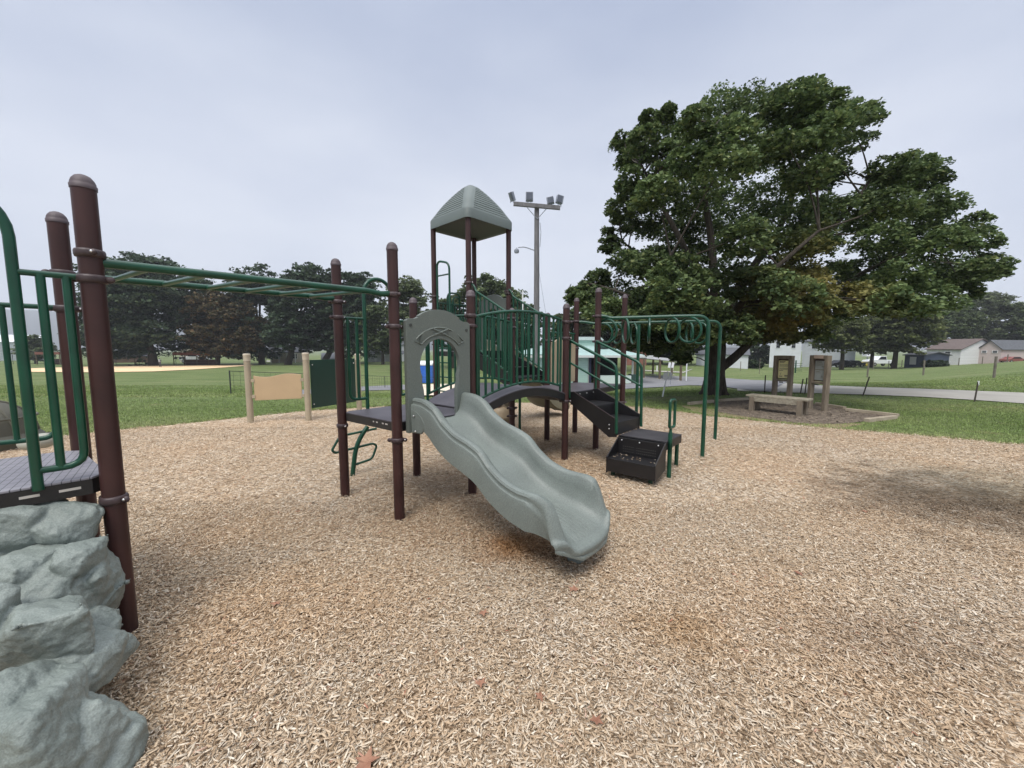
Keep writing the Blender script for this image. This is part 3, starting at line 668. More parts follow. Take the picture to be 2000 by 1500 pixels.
# left tower front entry (over the rock) and back rail
eL = Vector((L3[0]-L1[0], L3[1]-L1[1], 0)); WL = eL.length; eL.normalize()
entry(Vector((*L1,0)), eL, WL, .85, 2.22, 1.835, leg=.235, zin=.09)
def barrier(p, q, z0, z1, nb, nm='guard_rail', r=.014, par=None, uc=True):
    p = Vector((*p,0)); q = Vector((*q,0)); d = (q-p); L = d.length; d.normalize(); mb = MB()
    mb.tube([p+Vector((0,0,z1)), q+Vector((0,0,z1))], r, 10)
    a, b = p+d*.09, q-d*.09
    mb.tube(rounded([a+Vector((0,0,z1)), a+Vector((0,0,z0)), b+Vector((0,0,z0)), b+Vector((0,0,z1))], .07), r, 10)
    for i in range(nb):
        c = a+(b-a)*((i+1)/(nb+1)); mb.tube([c+Vector((0,0,z0)), c+Vector((0,0,z1))], r*.9, 10)
    return mb.build(nm, GREEN, par or ps)
barrier(L2, L4, .96, 1.745, 4, r=.015)
barrier(T1, T4, 1.55, 2.30, 7); barrier(Gp, I, 1.0, 1.75, 3)
# monkey bars -------------------------------------------------------
mk = MB()
def s_rail(p, q, z, zq):
    p = Vector((*p,z)); q = Vector((*q,zq)); d = q-p; return [p, p+d*.05, p+d*.10, p+d*.5, p+d*.86, p+d*.93-Vector((0,0,.012)), q-Vector((0,0,.0))]
mb = MB().tube(s_rail(L1, B, 1.912, 1.95), .0225, 12).tube(s_rail(L2, A, 1.94, 1.985), .0225, 12); mo = mb.build('overhead_ladder', GREEN, ps)
for i in range(6):
    t = .12+.145*i; a = Vector((*L1,1.908)).lerp(Vector((*B,1.945)), t); b = Vector((*L2,1.936)).lerp(Vector((*A,1.98)), t)
    MB().tube([a, b], .015, 10).build('rung', GREEN, mo)
# loop climber under deck one --------------------------------------
cb = (-1.88, 4.41); cdir = (.68, .73)
P_ = lambda px, py: PL(px, py, cb, cdir)
mb = MB().tube(rounded([(cb[0], cb[1], -.02), P_(690,915), P_(694,880), P_(703,855), P_(718,833)], .2, 6), .027, 12); co = mb.build('loop_climber', GREEN, ps)
MB().tube(rounded([P_(735,837), P_(664,852), P_(648,880), P_(655,885), P_(668,881)], .05), .014, 10).build('rung', GREEN, co)
MB().tube(rounded([P_(665,882), P_(728,866), P_(736,870), P_(727,896), P_(692,908)], .05), .014, 10).build('rung', GREEN, co)
# stairs from deck two down to the landing --------------------------
sd = Vector((.69,-.724,0)); sw = Vector((.724,.69,0)); S0 = Vector((.985,5.335,0))
stp = MB()
z0, z1, z2 = .91, .757, .60; run = .355; hw = .285
for i, z in enumerate((z1, z2)):
    c = S0+sd*(run*(i+.5)); a = math.atan2(sd.y, sd.x)
    stp.box(c+Vector((0,0,z-.008)), (run, 2*hw-.03, .014), a)
    stp.box(S0+sd*(run*i+.006)+Vector((0,0,z+.07)), (.008, 2*hw-.03, .155), a)
stp.box(S0+sd*(2*run)+Vector((0,0,z2-.085)), (.010, 2*hw-.03, .155), math.atan2(sd.y, sd.x))
so = stp.build('stairs', BLACK, ps, 0, .003)
for sg in (-1, 1):
    o_ = S0+sw*(sg*hw)
    MB().prism([(-.02,.915),(.06,.925),(2*run+.01,.635),(2*run+.01,.42),(2*run-.10,.40),(.0,.77),(-.02,.80)], o_, sd, Vector((0,0,1)), sw*(-sg*.012)).build('stringer', BLACK, so, 0, .003)
    tr = MB()                                    # light worn edge trim
    tr.tube([o_+sd*.06+Vector((0,0,.926)), o_+sd*(2*run+.01)+Vector((0,0,.636))], .0035, 6); tr.build('edge_trim', CLAMPM, so)
bo = MB()
for k in (-.24,-.08,.08,.24): bo.ell(S0+sw*k+sd*.016+Vector((0,0,.875)), (.007,.007,.007), 8, 6)
for z in (.56,.51): bo.ell(S0-sw*(hw+.008)+sd*(2*run-.09)+Vector((0,0,z)), (.009,.009,.009), 8, 6)
bo.build('bolt', STEEL, so)
def handrail(sg):
    o_ = S0+sw*(sg*(hw+.02)); t0 = .01
    top = rounded([o_+sd*t0+Vector((0,0,1.60)), o_+sd*(2*run+.0)+Vector((0,0,1.30)), o_+sd*(2*run+.02)+Vector((0,0,.47))], .09, 6)
    mb = MB().tube(top, .0185, 12).tube([o_+sd*t0+Vector((0,0,.84)), o_+sd*t0+Vector((0,0,1.605))], .015, 10)
    mb.tube([o_+sd*t0+Vector((0,0,1.31)), o_+sd*(2*run+.01)+Vector((0,0,1.005))], .0135, 10)
    mb.build('handrail', GREEN, ps)
handrail(-1); handrail(1)
# landing and first step
la, lb_, lc, ld = [Vector((*p,0)) for p in ((1.31,4.63),(1.66,5.01),(2.09,4.65),(1.75,4.27))]
lo = MB().prism([tuple(p[:2]) for p in (la,lb_,lc,ld)], (0,0,.435), (1,0,0), (0,1,0), (0,0,.014)).build('landing', mat('landing_top', (.03,.028,.032), .5, .3, 5, .2, 90, col2=(.05,.047,.052)), ps, 0, .004)
MB().prism([tuple((p+(((la+lc)/2)-p)*.008)[:2]) for p in (la,lb_,lc,ld)], (0,0,.345), (1,0,0), (0,1,0), (0,0,.089)).build('landing_rim', BLACK, lo, 0, .003)
ed = (ld-la).normalized(); en = Vector((ed.y, -ed.x, 0)); 
if en.y > 0: en = -en
W_ = (ld-la).length
st = MB().prism([(0,.08),(0,.235),(W_,.235),(W_,.08)], la+en*.34, ed, Vector((0,0,1)), en*-.34*0+en*-.012)
st.add([tuple(la+en*.34+Vector((0,0,.236))), tuple(ld+en*.34+Vector((0,0,.236))), tuple(ld+en*.06+Vector((0,0,.236))), tuple(la+en*.06+Vector((0,0,.236)))], [(0,1,2,3)])
st.prism([(.01,.0),(W_-.01,0),(W_-.01,-.012),(.01,-.012)], la+en*.34+Vector((0,0,.237)), ed, Vector((0,0,1)), -en*.30)
for o_, s_ in ((la, 1), (ld, -1)):
    st.prism([(.0,.40),(.02,.44),(.345,.25),(.345,.06),(.02,.12)], o_, en, Vector((0,0,1)), ed*(.012*s_))
st.prism([(.012,.237),(W_-.012,.237),(W_-.012,.43),(.012,.43)], la+en*.055, ed, Vector((0,0,1)), -en*.01)
sto = st.build('lower_step', BLACK, ps, 0, .003)
ho = MB()
for r_i in range(3):
    for c_i in range(17):
        if c_i == 6: continue
        ho.lathe([(.0045,0),(.0045,.0012)], la+en*.0665+ed*(.09+.0235*c_i)+Vector((0,0,.275+.030*r_i)), 6, en.to_track_quat('Z','Y').to_matrix())
ho.build('riser_holes', mat('hole_light', (.12,.11,.10), .8, .2), sto, 0)
bo = MB()
for k in (.12,.5,.88): bo.ell(la+en*.072+ed*(W_*k)+Vector((0,0,.405)), (.009,.009,.009), 8, 6)
bo.build('bolt', STEEL, sto)
db = MB()                                        # chips trodden onto the step
for k in range(26):
    p = la+en*rnd.uniform(.08,.33)+ed*rnd.uniform(.03,W_-.03)+Vector((0,0,.242)); db.box(p, (rnd.uniform(.008,.03), rnd.uniform(.003,.008), .003), rnd.random()*3)
for k in range(14):
    p = la+(lb_-la)*rnd.random()+Vector((.01,-.01,.452)); db.box(p, (rnd.uniform(.01,.03), .006, .003), rnd.random()*3)
tag(db.build('wood_chips', CHIP, None, 0), 'a few wood chips scattered on the black step and landing', 'wood chips', kind='stuff')
for (x, y), zt in (((1.81,4.32),.42), ((2.09,4.78),.40), ((1.19,4.42),.10), ((1.53,4.13),.10), ((1.60,4.98),.40)):
    MB().lathe([(.024,-.02),(.024,zt)], (x,y,0), 16).build('leg', GREEN, ps, 30)
hp = Vector((1.81,4.32,0)); hl = Vector((-.35,-.9,0)).normalized(); hx = Vector((.72,.69,0))
mb = MB().lathe([(.024,.3),(.024,.52),(.016,.55),(.014,.60)], hp, 16)
q = [(-.0,.60),(-.045,.63),(-.045,.86),(.0,.905),(.06,.905),(.105,.86),(.105,.66),(.06,.615)]
mb.tube(rounded([hp+hx*x+Vector((0,0,z)) for x, z in ((.03,.60),(-.035,.60),(-.035,.915),(.095,.915),(.095,.60),(.03,.60))], .035), .0165, 10)
mb.build('hand_loop', GREEN, ps)
# ring trek ---------------------------------------------------------
R1, R2 = (2.62,5.18), (3.33,6.20)
rt = MB()
def railpath(p, q, z, zq):
    p = Vector((*p,z)); q3 = Vector((*q,zq)); d = q3-p
    return rounded([p, p+d*.06, p+d*.12-Vector((0,0,.03)), p+d*.8, q3, Vector((*q,-.02))], .14, 7)
rt.tube(railpath(Fp, R1, 1.96, 1.925), .0265, 14).tube(railpath(Gp, R2, 1.95, 1.93), .0255, 14)
ro = rt.build('ring_ladder', GREEN, ps)
MB().tube([(2.42,7.4,-.02),(2.42,7.4,2.0)], .03, 12).build('ladder_pole', GREEN, ro)
def ring(px, py, on, ratio, rad=.165):
    # ring of radius rad hanging under a rail, turned so that it shows the given width/height ratio from the photo side
    a, b, z = (Fp, R1, 1.93) if on == 1 else (Gp, R2, 1.93)
    p = Vector(PL(px, py, a, (b[0]-a[0], b[1]-a[1]))); zc = z-rad-.02; c = Vector((p.x, p.y, zc))
    v = math.atan2(c.y, c.x); ang = v+math.asin(min(1, abs(ratio)))*(1 if ratio > 0 else -1)
    d = Vector((math.cos(ang), math.sin(ang), 0))
    pts = [c+d*(rad*math.cos(2*math.pi*k/28))+Vector((0,0,rad*math.sin(2*math.pi*k/28))) for k in range(28)]
    MB().tube(pts, .0165, 8, True).build('ring', GREEN, ro)
for a in ((1185,640,1,.85),(1222,640,1,.25),(1268,640,1,.03),(1313,640,1,.55),(1347,640,1,.85),(1206,645,2,.5),(1238,645,2,.3),(1347,645,2,.3),(1366,645,2,.75),(1180,645,2,.8)): ring(*a)
# roof tower --------------------------------------------------------
rc = Vector((-.705,6.875,0)); eu = Vector((.69,.724,0)); ew = Vector((-.724,.69,0)); HR = .525; ZE, ZF, ZA = 3.53, 3.665, 4.27
cv = MB(); NR = 16; rows = []
for i in range(NR+1):
    t = i/NR; w = HR*(1-t)**.94*(1) if i < NR else .012; z = ZF+(ZA-ZF)*(1-(1-t)**1.55*1.0)
    w = HR*math.cos(t*math.pi/2)**1.0 if False else HR*(1-t**1.18); w = max(w, .012)
    z = ZF+(ZA-ZF)*(t**.80 if t < 1 else 1)
    rows.append((w, z))
def roof_ring(w, z, rc_=.16):
    out = []; rr = min(rc_*.6, w*.5)
    for sx, sy, a0 in ((1,1,0),(-1,1,90),(-1,-1,180),(1,-1,270)):
        for k in range(5):
            a = R(a0+90*k/4); out.append(rc+eu*(sx*(w-rr)+rr*math.cos(a))+ew*(sy*(w-rr)+rr*math.sin(a))+Vector((0,0,z)))
    return out
rings = [roof_ring(HR-.03, ZE+.02), roof_ring(HR, ZE), roof_ring(HR, ZF)]
PRF = [(1.,0.),(.95,.08),(.88,.18),(.79,.32),(.67,.48),(.54,.63),(.42,.76),(.30,.87),(.20,.945),(.10,.985),(.03,1.)]
rows = [(0,0)]+[(HR*interp([(b,a) for a,b in PRF], t), ZF+(ZA-ZF)*t) for t in [k/20 for k in range(1,20)]+[.975,.99,1.]]
for i, (w, z) in enumerate(rows[1:]):
    rings.append(roof_ring(w, z))
for rg in rings: cv.v += [tuple(p) for p in rg]
for i in range(len(rings)-1):
    for k in range(20): cv.f.append((i*20+k, i*20+(k+1) % 20, (i+1)*20+(k+1) % 20, (i+1)*20+k))
cv.f.append(tuple((len(rings)-1)*20+k for k in range(20)))
ri = [roof_ring(HR-.03, ZE+.02), roof_ring(HR-.05, ZF-.02), roof_ring(.03, ZA-.08)]; b0 = len(cv.v)
for rg in ri: cv.v += [tuple(p) for p in rg]
for i in range(2):
    for k in range(20): cv.f.append((b0+i*20+(k+1) % 20, b0+i*20+k, b0+(i+1)*20+k, b0+(i+1)*20+(k+1) % 20))
cv.f.append(tuple(b0+40+k for k in range(19, -1, -1)))
ro_ = cv.build('canopy_roof', CANOPY, ps, 50)
rb = MB()                                        # clapboard ridges on each face
for i in range(1, 12):
    t = i/13.; w = HR*interp([(b,a) for a,b in PRF], t); z = ZF+(ZA-ZF)*t
    for ax, ay in ((eu,ew),(ew,-eu),(-eu,-ew),(-ew,eu)):
        q = w-.13
        if q > .04: rb.tube([rc+ax*(w+.002)+ay*-q+Vector((0,0,z)), rc+ax*(w+.002)+ay*q+Vector((0,0,z))], .006, 6)
rb.build('roof_ridges', CANOPY, ro_, 60)
# tall loop on T1-T2, small arch on T1-T4
eT = Vector((T2[0]-T1[0], T2[1]-T1[1], 0)).normalized(); T10 = Vector((*T1,0))
lp = MB().tube(rounded([T10+eT*.09+Vector((0,0,.0)), T10+eT*.09+Vector((0,0,3.0)), T10+eT*.42+Vector((0,0,2.92)), T10+eT*.42+Vector((0,0,.0))], .12, 7), .018, 10)
for z in (2.74,2.0,1.75,1.5,1.25,1.0,.75,.5,.25): lp.tube([T10+eT*.09+Vector((0,0,z)), T10+eT*.42+Vector((0,0,z))], .013, 8)
lp.build('loop_ladder', GREEN, ps)
eS = Vector((T4[0]-T1[0], T4[1]-T1[1], 0)).normalized()
ar = MB()
for o in (0,.12): ar.tube(rounded([T10+eS*(.28+o)+Vector((0,0,1.45)), T10+eS*(.28+o)+Vector((0,0,2.5-o*.6)), T10+eS*(.55)+Vector((0,0,2.5-o*.6)), T10+eS*(.55)+Vector((0,0,1.45))], .1, 6), .016, 8)
ar.build('grab_arch', GREEN, ps)
T20, T30 = Vector((*T2,0)), Vector((*T3,0))
# tower stair: T2-T3 edge down to J-I edge, with railings
ts = MB(); e23 = Vector((T3[0]-T2[0], T3[1]-T2[1], 0)); W23 = e23.length; e23.normalize(); dn = Vector((J[0]-T2[0], J[1]-T2[1], 0)); LD = dn.length; dn.normalize(); a = math.atan2(dn.y, dn.x)
c0 = T20+e23*(W23/2)
for i in range(3):
    z = 1.45-.135*(i+1); ts.box(c0+dn*(LD*(i+.5)/3*.95)+Vector((0,0,z)), (LD/3, W23-.16, .03), a); ts.box(c0+dn*(LD*i/3*.95)+Vector((0,0,z+.08)), (.012, W23-.16, .135), a)
to = ts.build('tower_stairs', BLACK, ps, 0, .003)
for sg in (0,1):
    o_ = T20+e23*(.075+sg*(W23-.15)); MB().prism([(0,1.45),(.05,1.46),(LD,1.08),(LD,.86),(.05,1.2)], o_, dn, Vector((0,0,1)), e23*.012).build('stringer', BLACK, to, 0, .003)
for sg in (0,1):
    o_ = T20+e23*(sg*W23)+e23*(.03-.06*sg)
    mb = MB().tube(rounded([o_+dn*.03+Vector((0,0,2.53)), o_+dn*.10+Vector((0,0,2.48)), o_+dn*.13+Vector((0,0,2.40)), o_+dn*(LD)+Vector((0,0,1.96))], .05), .017, 10)
    mb.tube([o_+dn*.12+Vector((0,0,1.52)), o_+dn*LD+Vector((0,0,1.08))], .015, 10)
    for k in range(9): t = .14+(LD-.18)*k/8; mb.tube([o_+dn*t+Vector((0,0,1.52-(t-.12)*.56)), o_+dn*t+Vector((0,0,2.40-(t-.13)*.565))], .0125, 8)
    mb.build('guard_rail', GREEN, ps)
# second slide behind the tower
hood(Vector((*T4,0))+Vector((0,0,0)), (Vector((*T3,0))-Vector((*T4,0))).normalized(), eu, .88, 1.42, PANELM, 'slide_hood', False)
OLIVE = mat('olive_plastic', (.16,.15,.10), .55, .06, 2)
RIM2 = [(0,1.66),(.2,1.65),(.45,1.45),(.7,1.24),(.95,1.12),(1.2,.84),(1.45,.58),(1.7,.46),(1.95,.40),(2.1,.30)]
BED2 = [(0,1.45),(.2,1.42),(.45,1.22),(.7,1.02),(.95,.88),(1.2,.58),(1.45,.34),(1.7,.22),(1.95,.17),(2.1,.15)]
slide((Vector((*T3,0))+Vector((*T4,0)))/2+eu*.05, ew*-1, eu, RIM2, BED2, 2.08, OLIVE, 'slide')
# tan play panel on the I-G side, and one beside the stair
def tan_panel(p, q, z0, z1):
    p = Vector((*p,0)); q = Vector((*q,0)); d = q-p; L = d.length; d.normalize(); n = Vector((d.y,-d.x,0)); pts = [(.05,z0),(.05,z1)]
    for k in range(9): t = k/8; pts.append((.05+(L-.1)*(.12+.76*t), z1+.09*math.sin(math.pi*t)))
    pts += [(L-.05,z1),(L-.05,z0)]
    MB().prism(pts, p, d, Vector((0,0,1)), n*.03).build('play_panel', TAN, ps, 30, .006)
tan_panel(I, Gp, .93, 1.60)
MB().tube([(.14,6.85,-.02),(.14,6.85,1.5)], .024, 12).build('slide_pole', GREEN, ps)


# ---- moulded rock climber in front of the left deck
rb = bmesh.new(); rr = random.Random(11)
def boulder(c, r, n=34, seed=0, rot=0.):
    q = random.Random(seed); b2 = bmesh.new(); M = Matrix.Rotation(rot, 3, 'Z')
    for _ in range(n):
        v = Vector((q.gauss(0,1), q.gauss(0,1), q.gauss(0,1))).normalized(); v *= q.uniform(.86, 1.04)
        v = Vector([math.copysign(abs(a)**.72, a) for a in v])
        b2.verts.new(M @ Vector((v.x*r[0], v.y*r[1], v.z*r[2]))+Vector(c))
    bmesh.ops.convex_hull(b2, input=b2.verts[:]); bmesh.ops.delete(b2, geom=[v for v in b2.verts if not v.link_faces], context='VERTS')
    bmesh.ops.bevel(b2, geom=b2.edges[:]+b2.verts[:], offset=.014, segments=3, affect='EDGES', profile=.5)
    me = bpy.data.meshes.new('tmp'); b2.to_mesh(me); b2.free(); rb.from_mesh(me); bpy.data.meshes.remove(me)
ROCKS = [  # px, py, z of centre, rx, ry, rz, turn
 (20,1015,.70,.25,.20,.135,-.5),(125,1018,.69,.125,.13,.125,-.5),(-60,1030,.68,.25,.25,.15,0),
 (158,1090,.57,.075,.10,.085,.1),(176,1138,.45,.075,.10,.085,.2),(60,1115,.54,.19,.13,.09,-.4),(-20,1130,.5,.2,.2,.12,0),
 (96,1232,.43,.150,.14,.115,-.5),(192,1225,.30,.080,.11,.085,.1),(198,1290,.19,.090,.13,.095,.1),(130,1310,.24,.17,.17,.11,0),
 (-35,1225,.50,.10,.12,.13,0),(80,1425,.24,.21,.18,.15,-.4),(165,1440,.14,.10,.13,.16,.2),(130,1520,.05,.18,.18,.17,0),(10,1400,.30,.15,.15,.13,.4),(40,1560,.1,.25,.25,.2,0)]
for i, (px, py, z, a, b, c, t) in enumerate(ROCKS): boulder(G(px, py, z-.01), (a*1.03, b*1.08, c*1.22), 15 if i % 3 else 18, 140+i, t)
for i in range(5):                               # solid core behind the face
    boulder((-2.10-.12*i, 1.62-.12*i, .30), (.25,.25,.34), 40, 90+i)
me = bpy.data.meshes.new('climbing_rock'); rb.to_mesh(me); rb.free(); me.materials.append(ROCKM)
o = bpy.data.objects.new('climbing_rock', me); C.objects.link(o); o.parent = ps; o.matrix_parent_inverse = Matrix.Translation(-Vector(ps.location))
rm = o.modifiers.new('remesh', 'REMESH'); rm.mode = 'VOXEL'; rm.voxel_size = .006; rm.use_smooth_shade = True
sm = o.modifiers.new('smooth', 'SMOOTH'); sm.factor = .6; sm.iterations = 2
tx = bpy.data.textures.new('rock_clouds', 'CLOUDS'); tx.noise_scale = .13; tx.noise_depth = 3
dm = o.modifiers.new('disp', 'DISPLACE'); dm.texture = tx; dm.strength = .020; dm.mid_level = .5; dm.texture_coords = 'LOCAL'
tx2 = bpy.data.textures.new('rock_ridges', 'MUSGRAVE'); tx2.noise_scale = .05
dm2 = o.modifiers.new('disp2', 'DISPLACE'); dm2.texture = tx2; dm2.strength = .006; dm2.mid_level = .5; dm2.texture_coords = 'LOCAL'

# ---- other play pieces
t = empty('play_panel_stand', (-4.7, 8.0, 0), 'row of three tan posts holding a beige wavy panel and a dark green panel', 'play panel')
P1, P2, P3 = G(490,826)[:2], G(603,822)[:2], G(702,804)[:2]
for p, zt in ((P1, VZ(P1[1], 692)), (P2, VZ(P2[1], 690)), (P3, VZ(P3[1], 692))):
    po = MB().lathe([(.058,-.02),(.058,zt-.01)], (p[0],p[1],0), 24).build('post', TANP, t, 40)
    MB().lathe([(.063,zt-.13),(.063,zt-.04),(.066,zt-.035),(.066,zt),(.054,zt+.012),(.01,zt+.014)], (p[0],p[1],0), 24).build('cap', mat('cap_tan', (.50,.44,.34), .6, .05), po, 40)
d = Vector((P2[0]-P1[0], P2[1]-P1[1], 0)); Lp = d.length; d.normalize(); n = Vector((d.y,-d.x,0)); zt, zb = VZ(7.77, 733), VZ(7.77, 781)
pts = [(.10,zb),(.10,zt)]+[(.10+(Lp-.2)*k/16, zt-.02+.022*math.sin(k/16*7.5+2.6)+.045*k/16) for k in range(1,17)]+[(Lp-.10,zb+.02)]
MB().prism(pts, Vector((*P1,0))-n*.012, d, Vector((0,0,1)), n*.025).build('wavy_panel', BEIGE, t, 0, .004)
br = MB()
for z in (zt-.1, zb+.08):
    for x in (.065, Lp-.105): br.box(Vector((*P1,0))+d*(x+.02)+Vector((0,0,z)), (.06,.05,.06), math.atan2(d.y,d.x))
br.build('bracket', TANP, t, 0)
d = Vector((P3[0]-P2[0], P3[1]-P2[1], 0)); Lp = d.length; d.normalize(); n = Vector((d.y,-d.x,0)); zt, zb = VZ(P2[1]+.1, 703), VZ(P2[1]+.1, 797)
MB().prism([(.09,zb),(.09,zt),(Lp-.09,zt),(Lp-.09,zb)], Vector((*P2,0))-n*.012, d, Vector((0,0,1)), n*.025).build('flat_panel', GPANEL, t, 0, .004)
bo = MB()
for x, z in ((.13,zt-.1),(.13,zb+.08),(Lp-.13,zt-.1),(Lp-.13,zb+.08)): bo.ell(Vector((*P2,0))+d*x+n*.018+Vector((0,0,z)), (.014,.014,.014), 8, 6)
bo.build('bolt', STEEL, t)
# tan domed stand under the bridge
ds = empty('play_stand', (-.22, 6.05, 0), 'tan domed play stand with red knobs seen under the arched bridge', 'play stand')
c = (-.19, 6.05)
MB().lathe([(.13,.0),(.13,.30),(.16,.36),(.175,.40),(.175,.43),(.165,.45),(.16,.50),(.13,.56),(.08,.595),(.01,.605)], (c[0],c[1],0), 28).build('dome', TAN, ds, 40)
MB().box((-.10,6.15,.50), (.09,.05,.62), .7).build('upright', mat('tan_dark', (.22,.19,.14), .7, .1), ds, 0, .01)
for x, y, z, s in ((-.24,5.95,.65,.08),(-.42,5.95,.66,.09),(-.16,5.97,.69,.055)): MB().ell((x,y,z), (s,s*.5,s*.8), 14, 9, Matrix.Rotation(.6, 3, 'Y')).build('knob', RED, ds)
MB().tube(rounded([(-.05,6.1,.40),(-.02,6.08,.50),(-.05,6.06,.58)], .03), .015, 8).build('handle', mat('pale_grip', (.45,.40,.33), .5, .1), ds)
# turtle climber at far left
KH = mat('khaki_plastic', (.075,.072,.052), .6, .15, 3, .2, 60)
tu = empty('turtle_climber', (-7.3, 5.6, 0), 'khaki moulded turtle climber behind the left deck railing', 'play sculpture')
mb = MB(); 
for k in range(11): pass
prof = [(.62,.0),(.64,.10),(.66,.16),(.62,.20),(.60,.22),(.58,.34),(.53,.46),(.44,.58),(.32,.67),(.18,.72),(.01,.735)]
mb.lathe(prof, (-7.95,5.6,0), 36); mb.build('shell', KH, tu, 30)
rg = MB()
for k in range(8):
    a = k*math.pi/4; pts = [(-7.95+r_*math.cos(a), 5.6+r_*math.sin(a), z+.004) for r_, z in prof[4:10]]; rg.tube(pts, .02, 6)
rg.tube([(-7.95+.60*math.cos(k*.2244), 5.6+.60*math.sin(k*.2244), .465) for k in range(28)], .018, 6, True)
rg.build('shell_ridges', KH, tu)
HEAD = mat('head_plastic', (.30,.30,.25), .55, .1, 3)
hc = G(88, 862, .26); mb = MB().ell((hc[0]-.02,hc[1],.27), (.13,.12,.10), 18, 12); mb.ell((hc[0]-.20,hc[1],.22), (.16,.09,.08), 14, 8); mb.build('head', HEAD, tu)
for dx, dy in ((.45,-.5),(-.45,-.5),(.45,.5),(-.45,.5)): MB().ell((-7.95+dx,5.6+dy,.07), (.18,.14,.08), 12, 8).build('foot', KH, tu)


# ================================================================== BENCH, SIGNS
b = empty('park_bench', (6.2, 9.0, 0), 'low weathered timber bench without a back in the soil bed', 'bench')
q = [Vector(G(1466,803)), Vector(G(1561,814)), Vector(G(1588,812)), Vector(G(1490,797))]
zb = .37; bx = (q[1]-q[0]).normalized(); by = Vector((-bx.y, bx.x, 0)); 
if by.y < 0: by = -by
o0 = q[0]-bx*.06; LBn = (q[1]-q[0]).length+.12; WBn = .40; yaw = math.atan2(bx.y, bx.x)
for k in range(2): MB().box(o0+bx*(LBn/2)+by*(WBn*(.25+.5*k))+Vector((0,0,zb)), (LBn+.14, WBn/2-.008, .04), yaw).build('seat_plank', WOODB, b, 0, .004)
MB().box(o0+bx*(LBn/2)+by*.02+Vector((0,0,zb-.075)), (LBn-.05, .045, .10), yaw).build('apron', WOODB, b, 0, .003)
MB().box(o0+bx*(LBn/2)+by*(WBn-.02)+Vector((0,0,zb-.075)), (LBn-.05, .045, .10), yaw).build('apron', WOODB, b, 0, .003)
for x in (.07, LBn-.07):
    for y in (.03, WBn-.03): MB().box(o0+bx*x+by*y+Vector((0,0,(zb-.022)/2)), (.10, .10, zb-.022), yaw).build('leg', WOOD, b, 0, .004)
YEL = mat('yellow_sheet', (.80,.74,.38), .6, .08, 4); GREY = mat('grey_sheet', (.30,.32,.30), .5, .1, 4); INK = mat('ink', (.20,.18,.13), .7, .1); PINK = mat('pale_plaque', (.50,.38,.30), .6, .05)
def kiosk(p, q, ztop, label, sheetm, plaque, rows, extra):
    p = Vector(p); q = Vector(q); d = (q-p); W = d.length; d.normalize(); n = Vector((d.y,-d.x,0)); a = math.atan2(d.y,d.x)
    if n.y > 0: n = -n
    k = empty('notice_board', tuple((p+q)/2), label, 'notice board', 'notice boards behind the bench')
    for s in (p, q): MB().box(s+Vector((0,0,ztop/2-.02)), (.085,.11,ztop), a).build('post', WOOD, k, 0, .005)
    zt = ztop-.05; zb_ = ztop*.50
    MB().box((p+q)/2+Vector((0,0,zt-.01)), (W-.087,.09,.09), a).build('crosspiece', WOOD, k, 0, .004)
    MB().box((p+q)/2+Vector((0,0,zb_)), (W-.087,.10,.05), a).build('crosspiece', WOOD, k, 0, .004)
    MB().box((p+q)/2-n*.03+Vector((0,0,(zt+zb_)/2-.01)), (W-.089,.015,zt-zb_-.085), a).build('backing', mat('backing_board', (.07,.04,.03), .8, .2), k, 0)
    w = W-.11; z0 = zb_+.06; z1 = zt-.10
    sh = MB().box((p+q)/2-n*.02+Vector((0,0,(z0+z1)/2)), (w,.006,z1-z0), a).build('sheet', sheetm, k, 0)
    ink = MB(); c = (p+q)/2-n*.0165
    for r_y, x0, x1, th in rows: ink.box(c+d*(w*((x0+x1)/2-.5))+Vector((0,0,z1-(z1-z0)*r_y)), (w*(x1-x0), .002, th), a)
    for pts in extra: ink.tube([c+d*(w*(x-.5))+Vector((0,0,z1-(z1-z0)*y)) for x, y in pts], .004, 5)
    ink.build('printing', INK, sh, 0)
    MB().box((p+q)/2+n*.062+Vector((0,0,zb_-.045)), (.11,.006,.03), a).build('nameplate', mat('nameplate', (.04,.045,.04), .4, .1), k, 0)
    if plaque: MB().box((p+q)/2+n*.058+Vector((0,0,zt)), (W*.62,.006,.08), a).build('plaque', PINK, k, 0)
    return k
txt = [(.06,.08,.62,.022),(.11,.08,.5,.012)]+[(.2+.035*i,.08,.92,.006) for i in range(5)]+[(.42+.03*i,.08,.9,.006) for i in range(4)]+[(.57,.08,.45,.014)]
kiosk(G(1511,790,0), G(1540,794,0), 1.33, 'timber notice board with a yellow printed sheet', YEL, False, txt+[(.9,.1,.4,.02),(.86,.6,.9,.03),(.93,.62,.9,.012)], [[(.18,.70),(.24,.76),(.30,.70)],[(.24,.76),(.24,.84)]])
kiosk(G(1581,799,0), G(1610,804,0), 1.35, 'timber notice board with a grey printed sheet and pale plaque on top', GREY, True, [(.06,.1,.6,.02)]+[(.14+.035*i,.1,.7,.005) for i in range(4)]+[(.30,.6,.95,.014),(.46,.05,.98,.018),(.56,.1,.45,.012),(.62,.1,.6,.005)], [[(.62,.90),(.64,.80),(.70,.76),(.76,.80),(.78,.90)],[(.82,.90),(.84,.82),(.9,.8)]])
tim = [((1345,791),(1392,786)),((1405,785),(1482,779.5)),((1594,791),(1650,800)),((1652,803),(1755,815)),((1692,824.5),(1748,818))]
TIMB = mat('timber_edge', (.30,.25,.18), .85, .25, 4, .4, 30, col2=(.42,.36,.27))
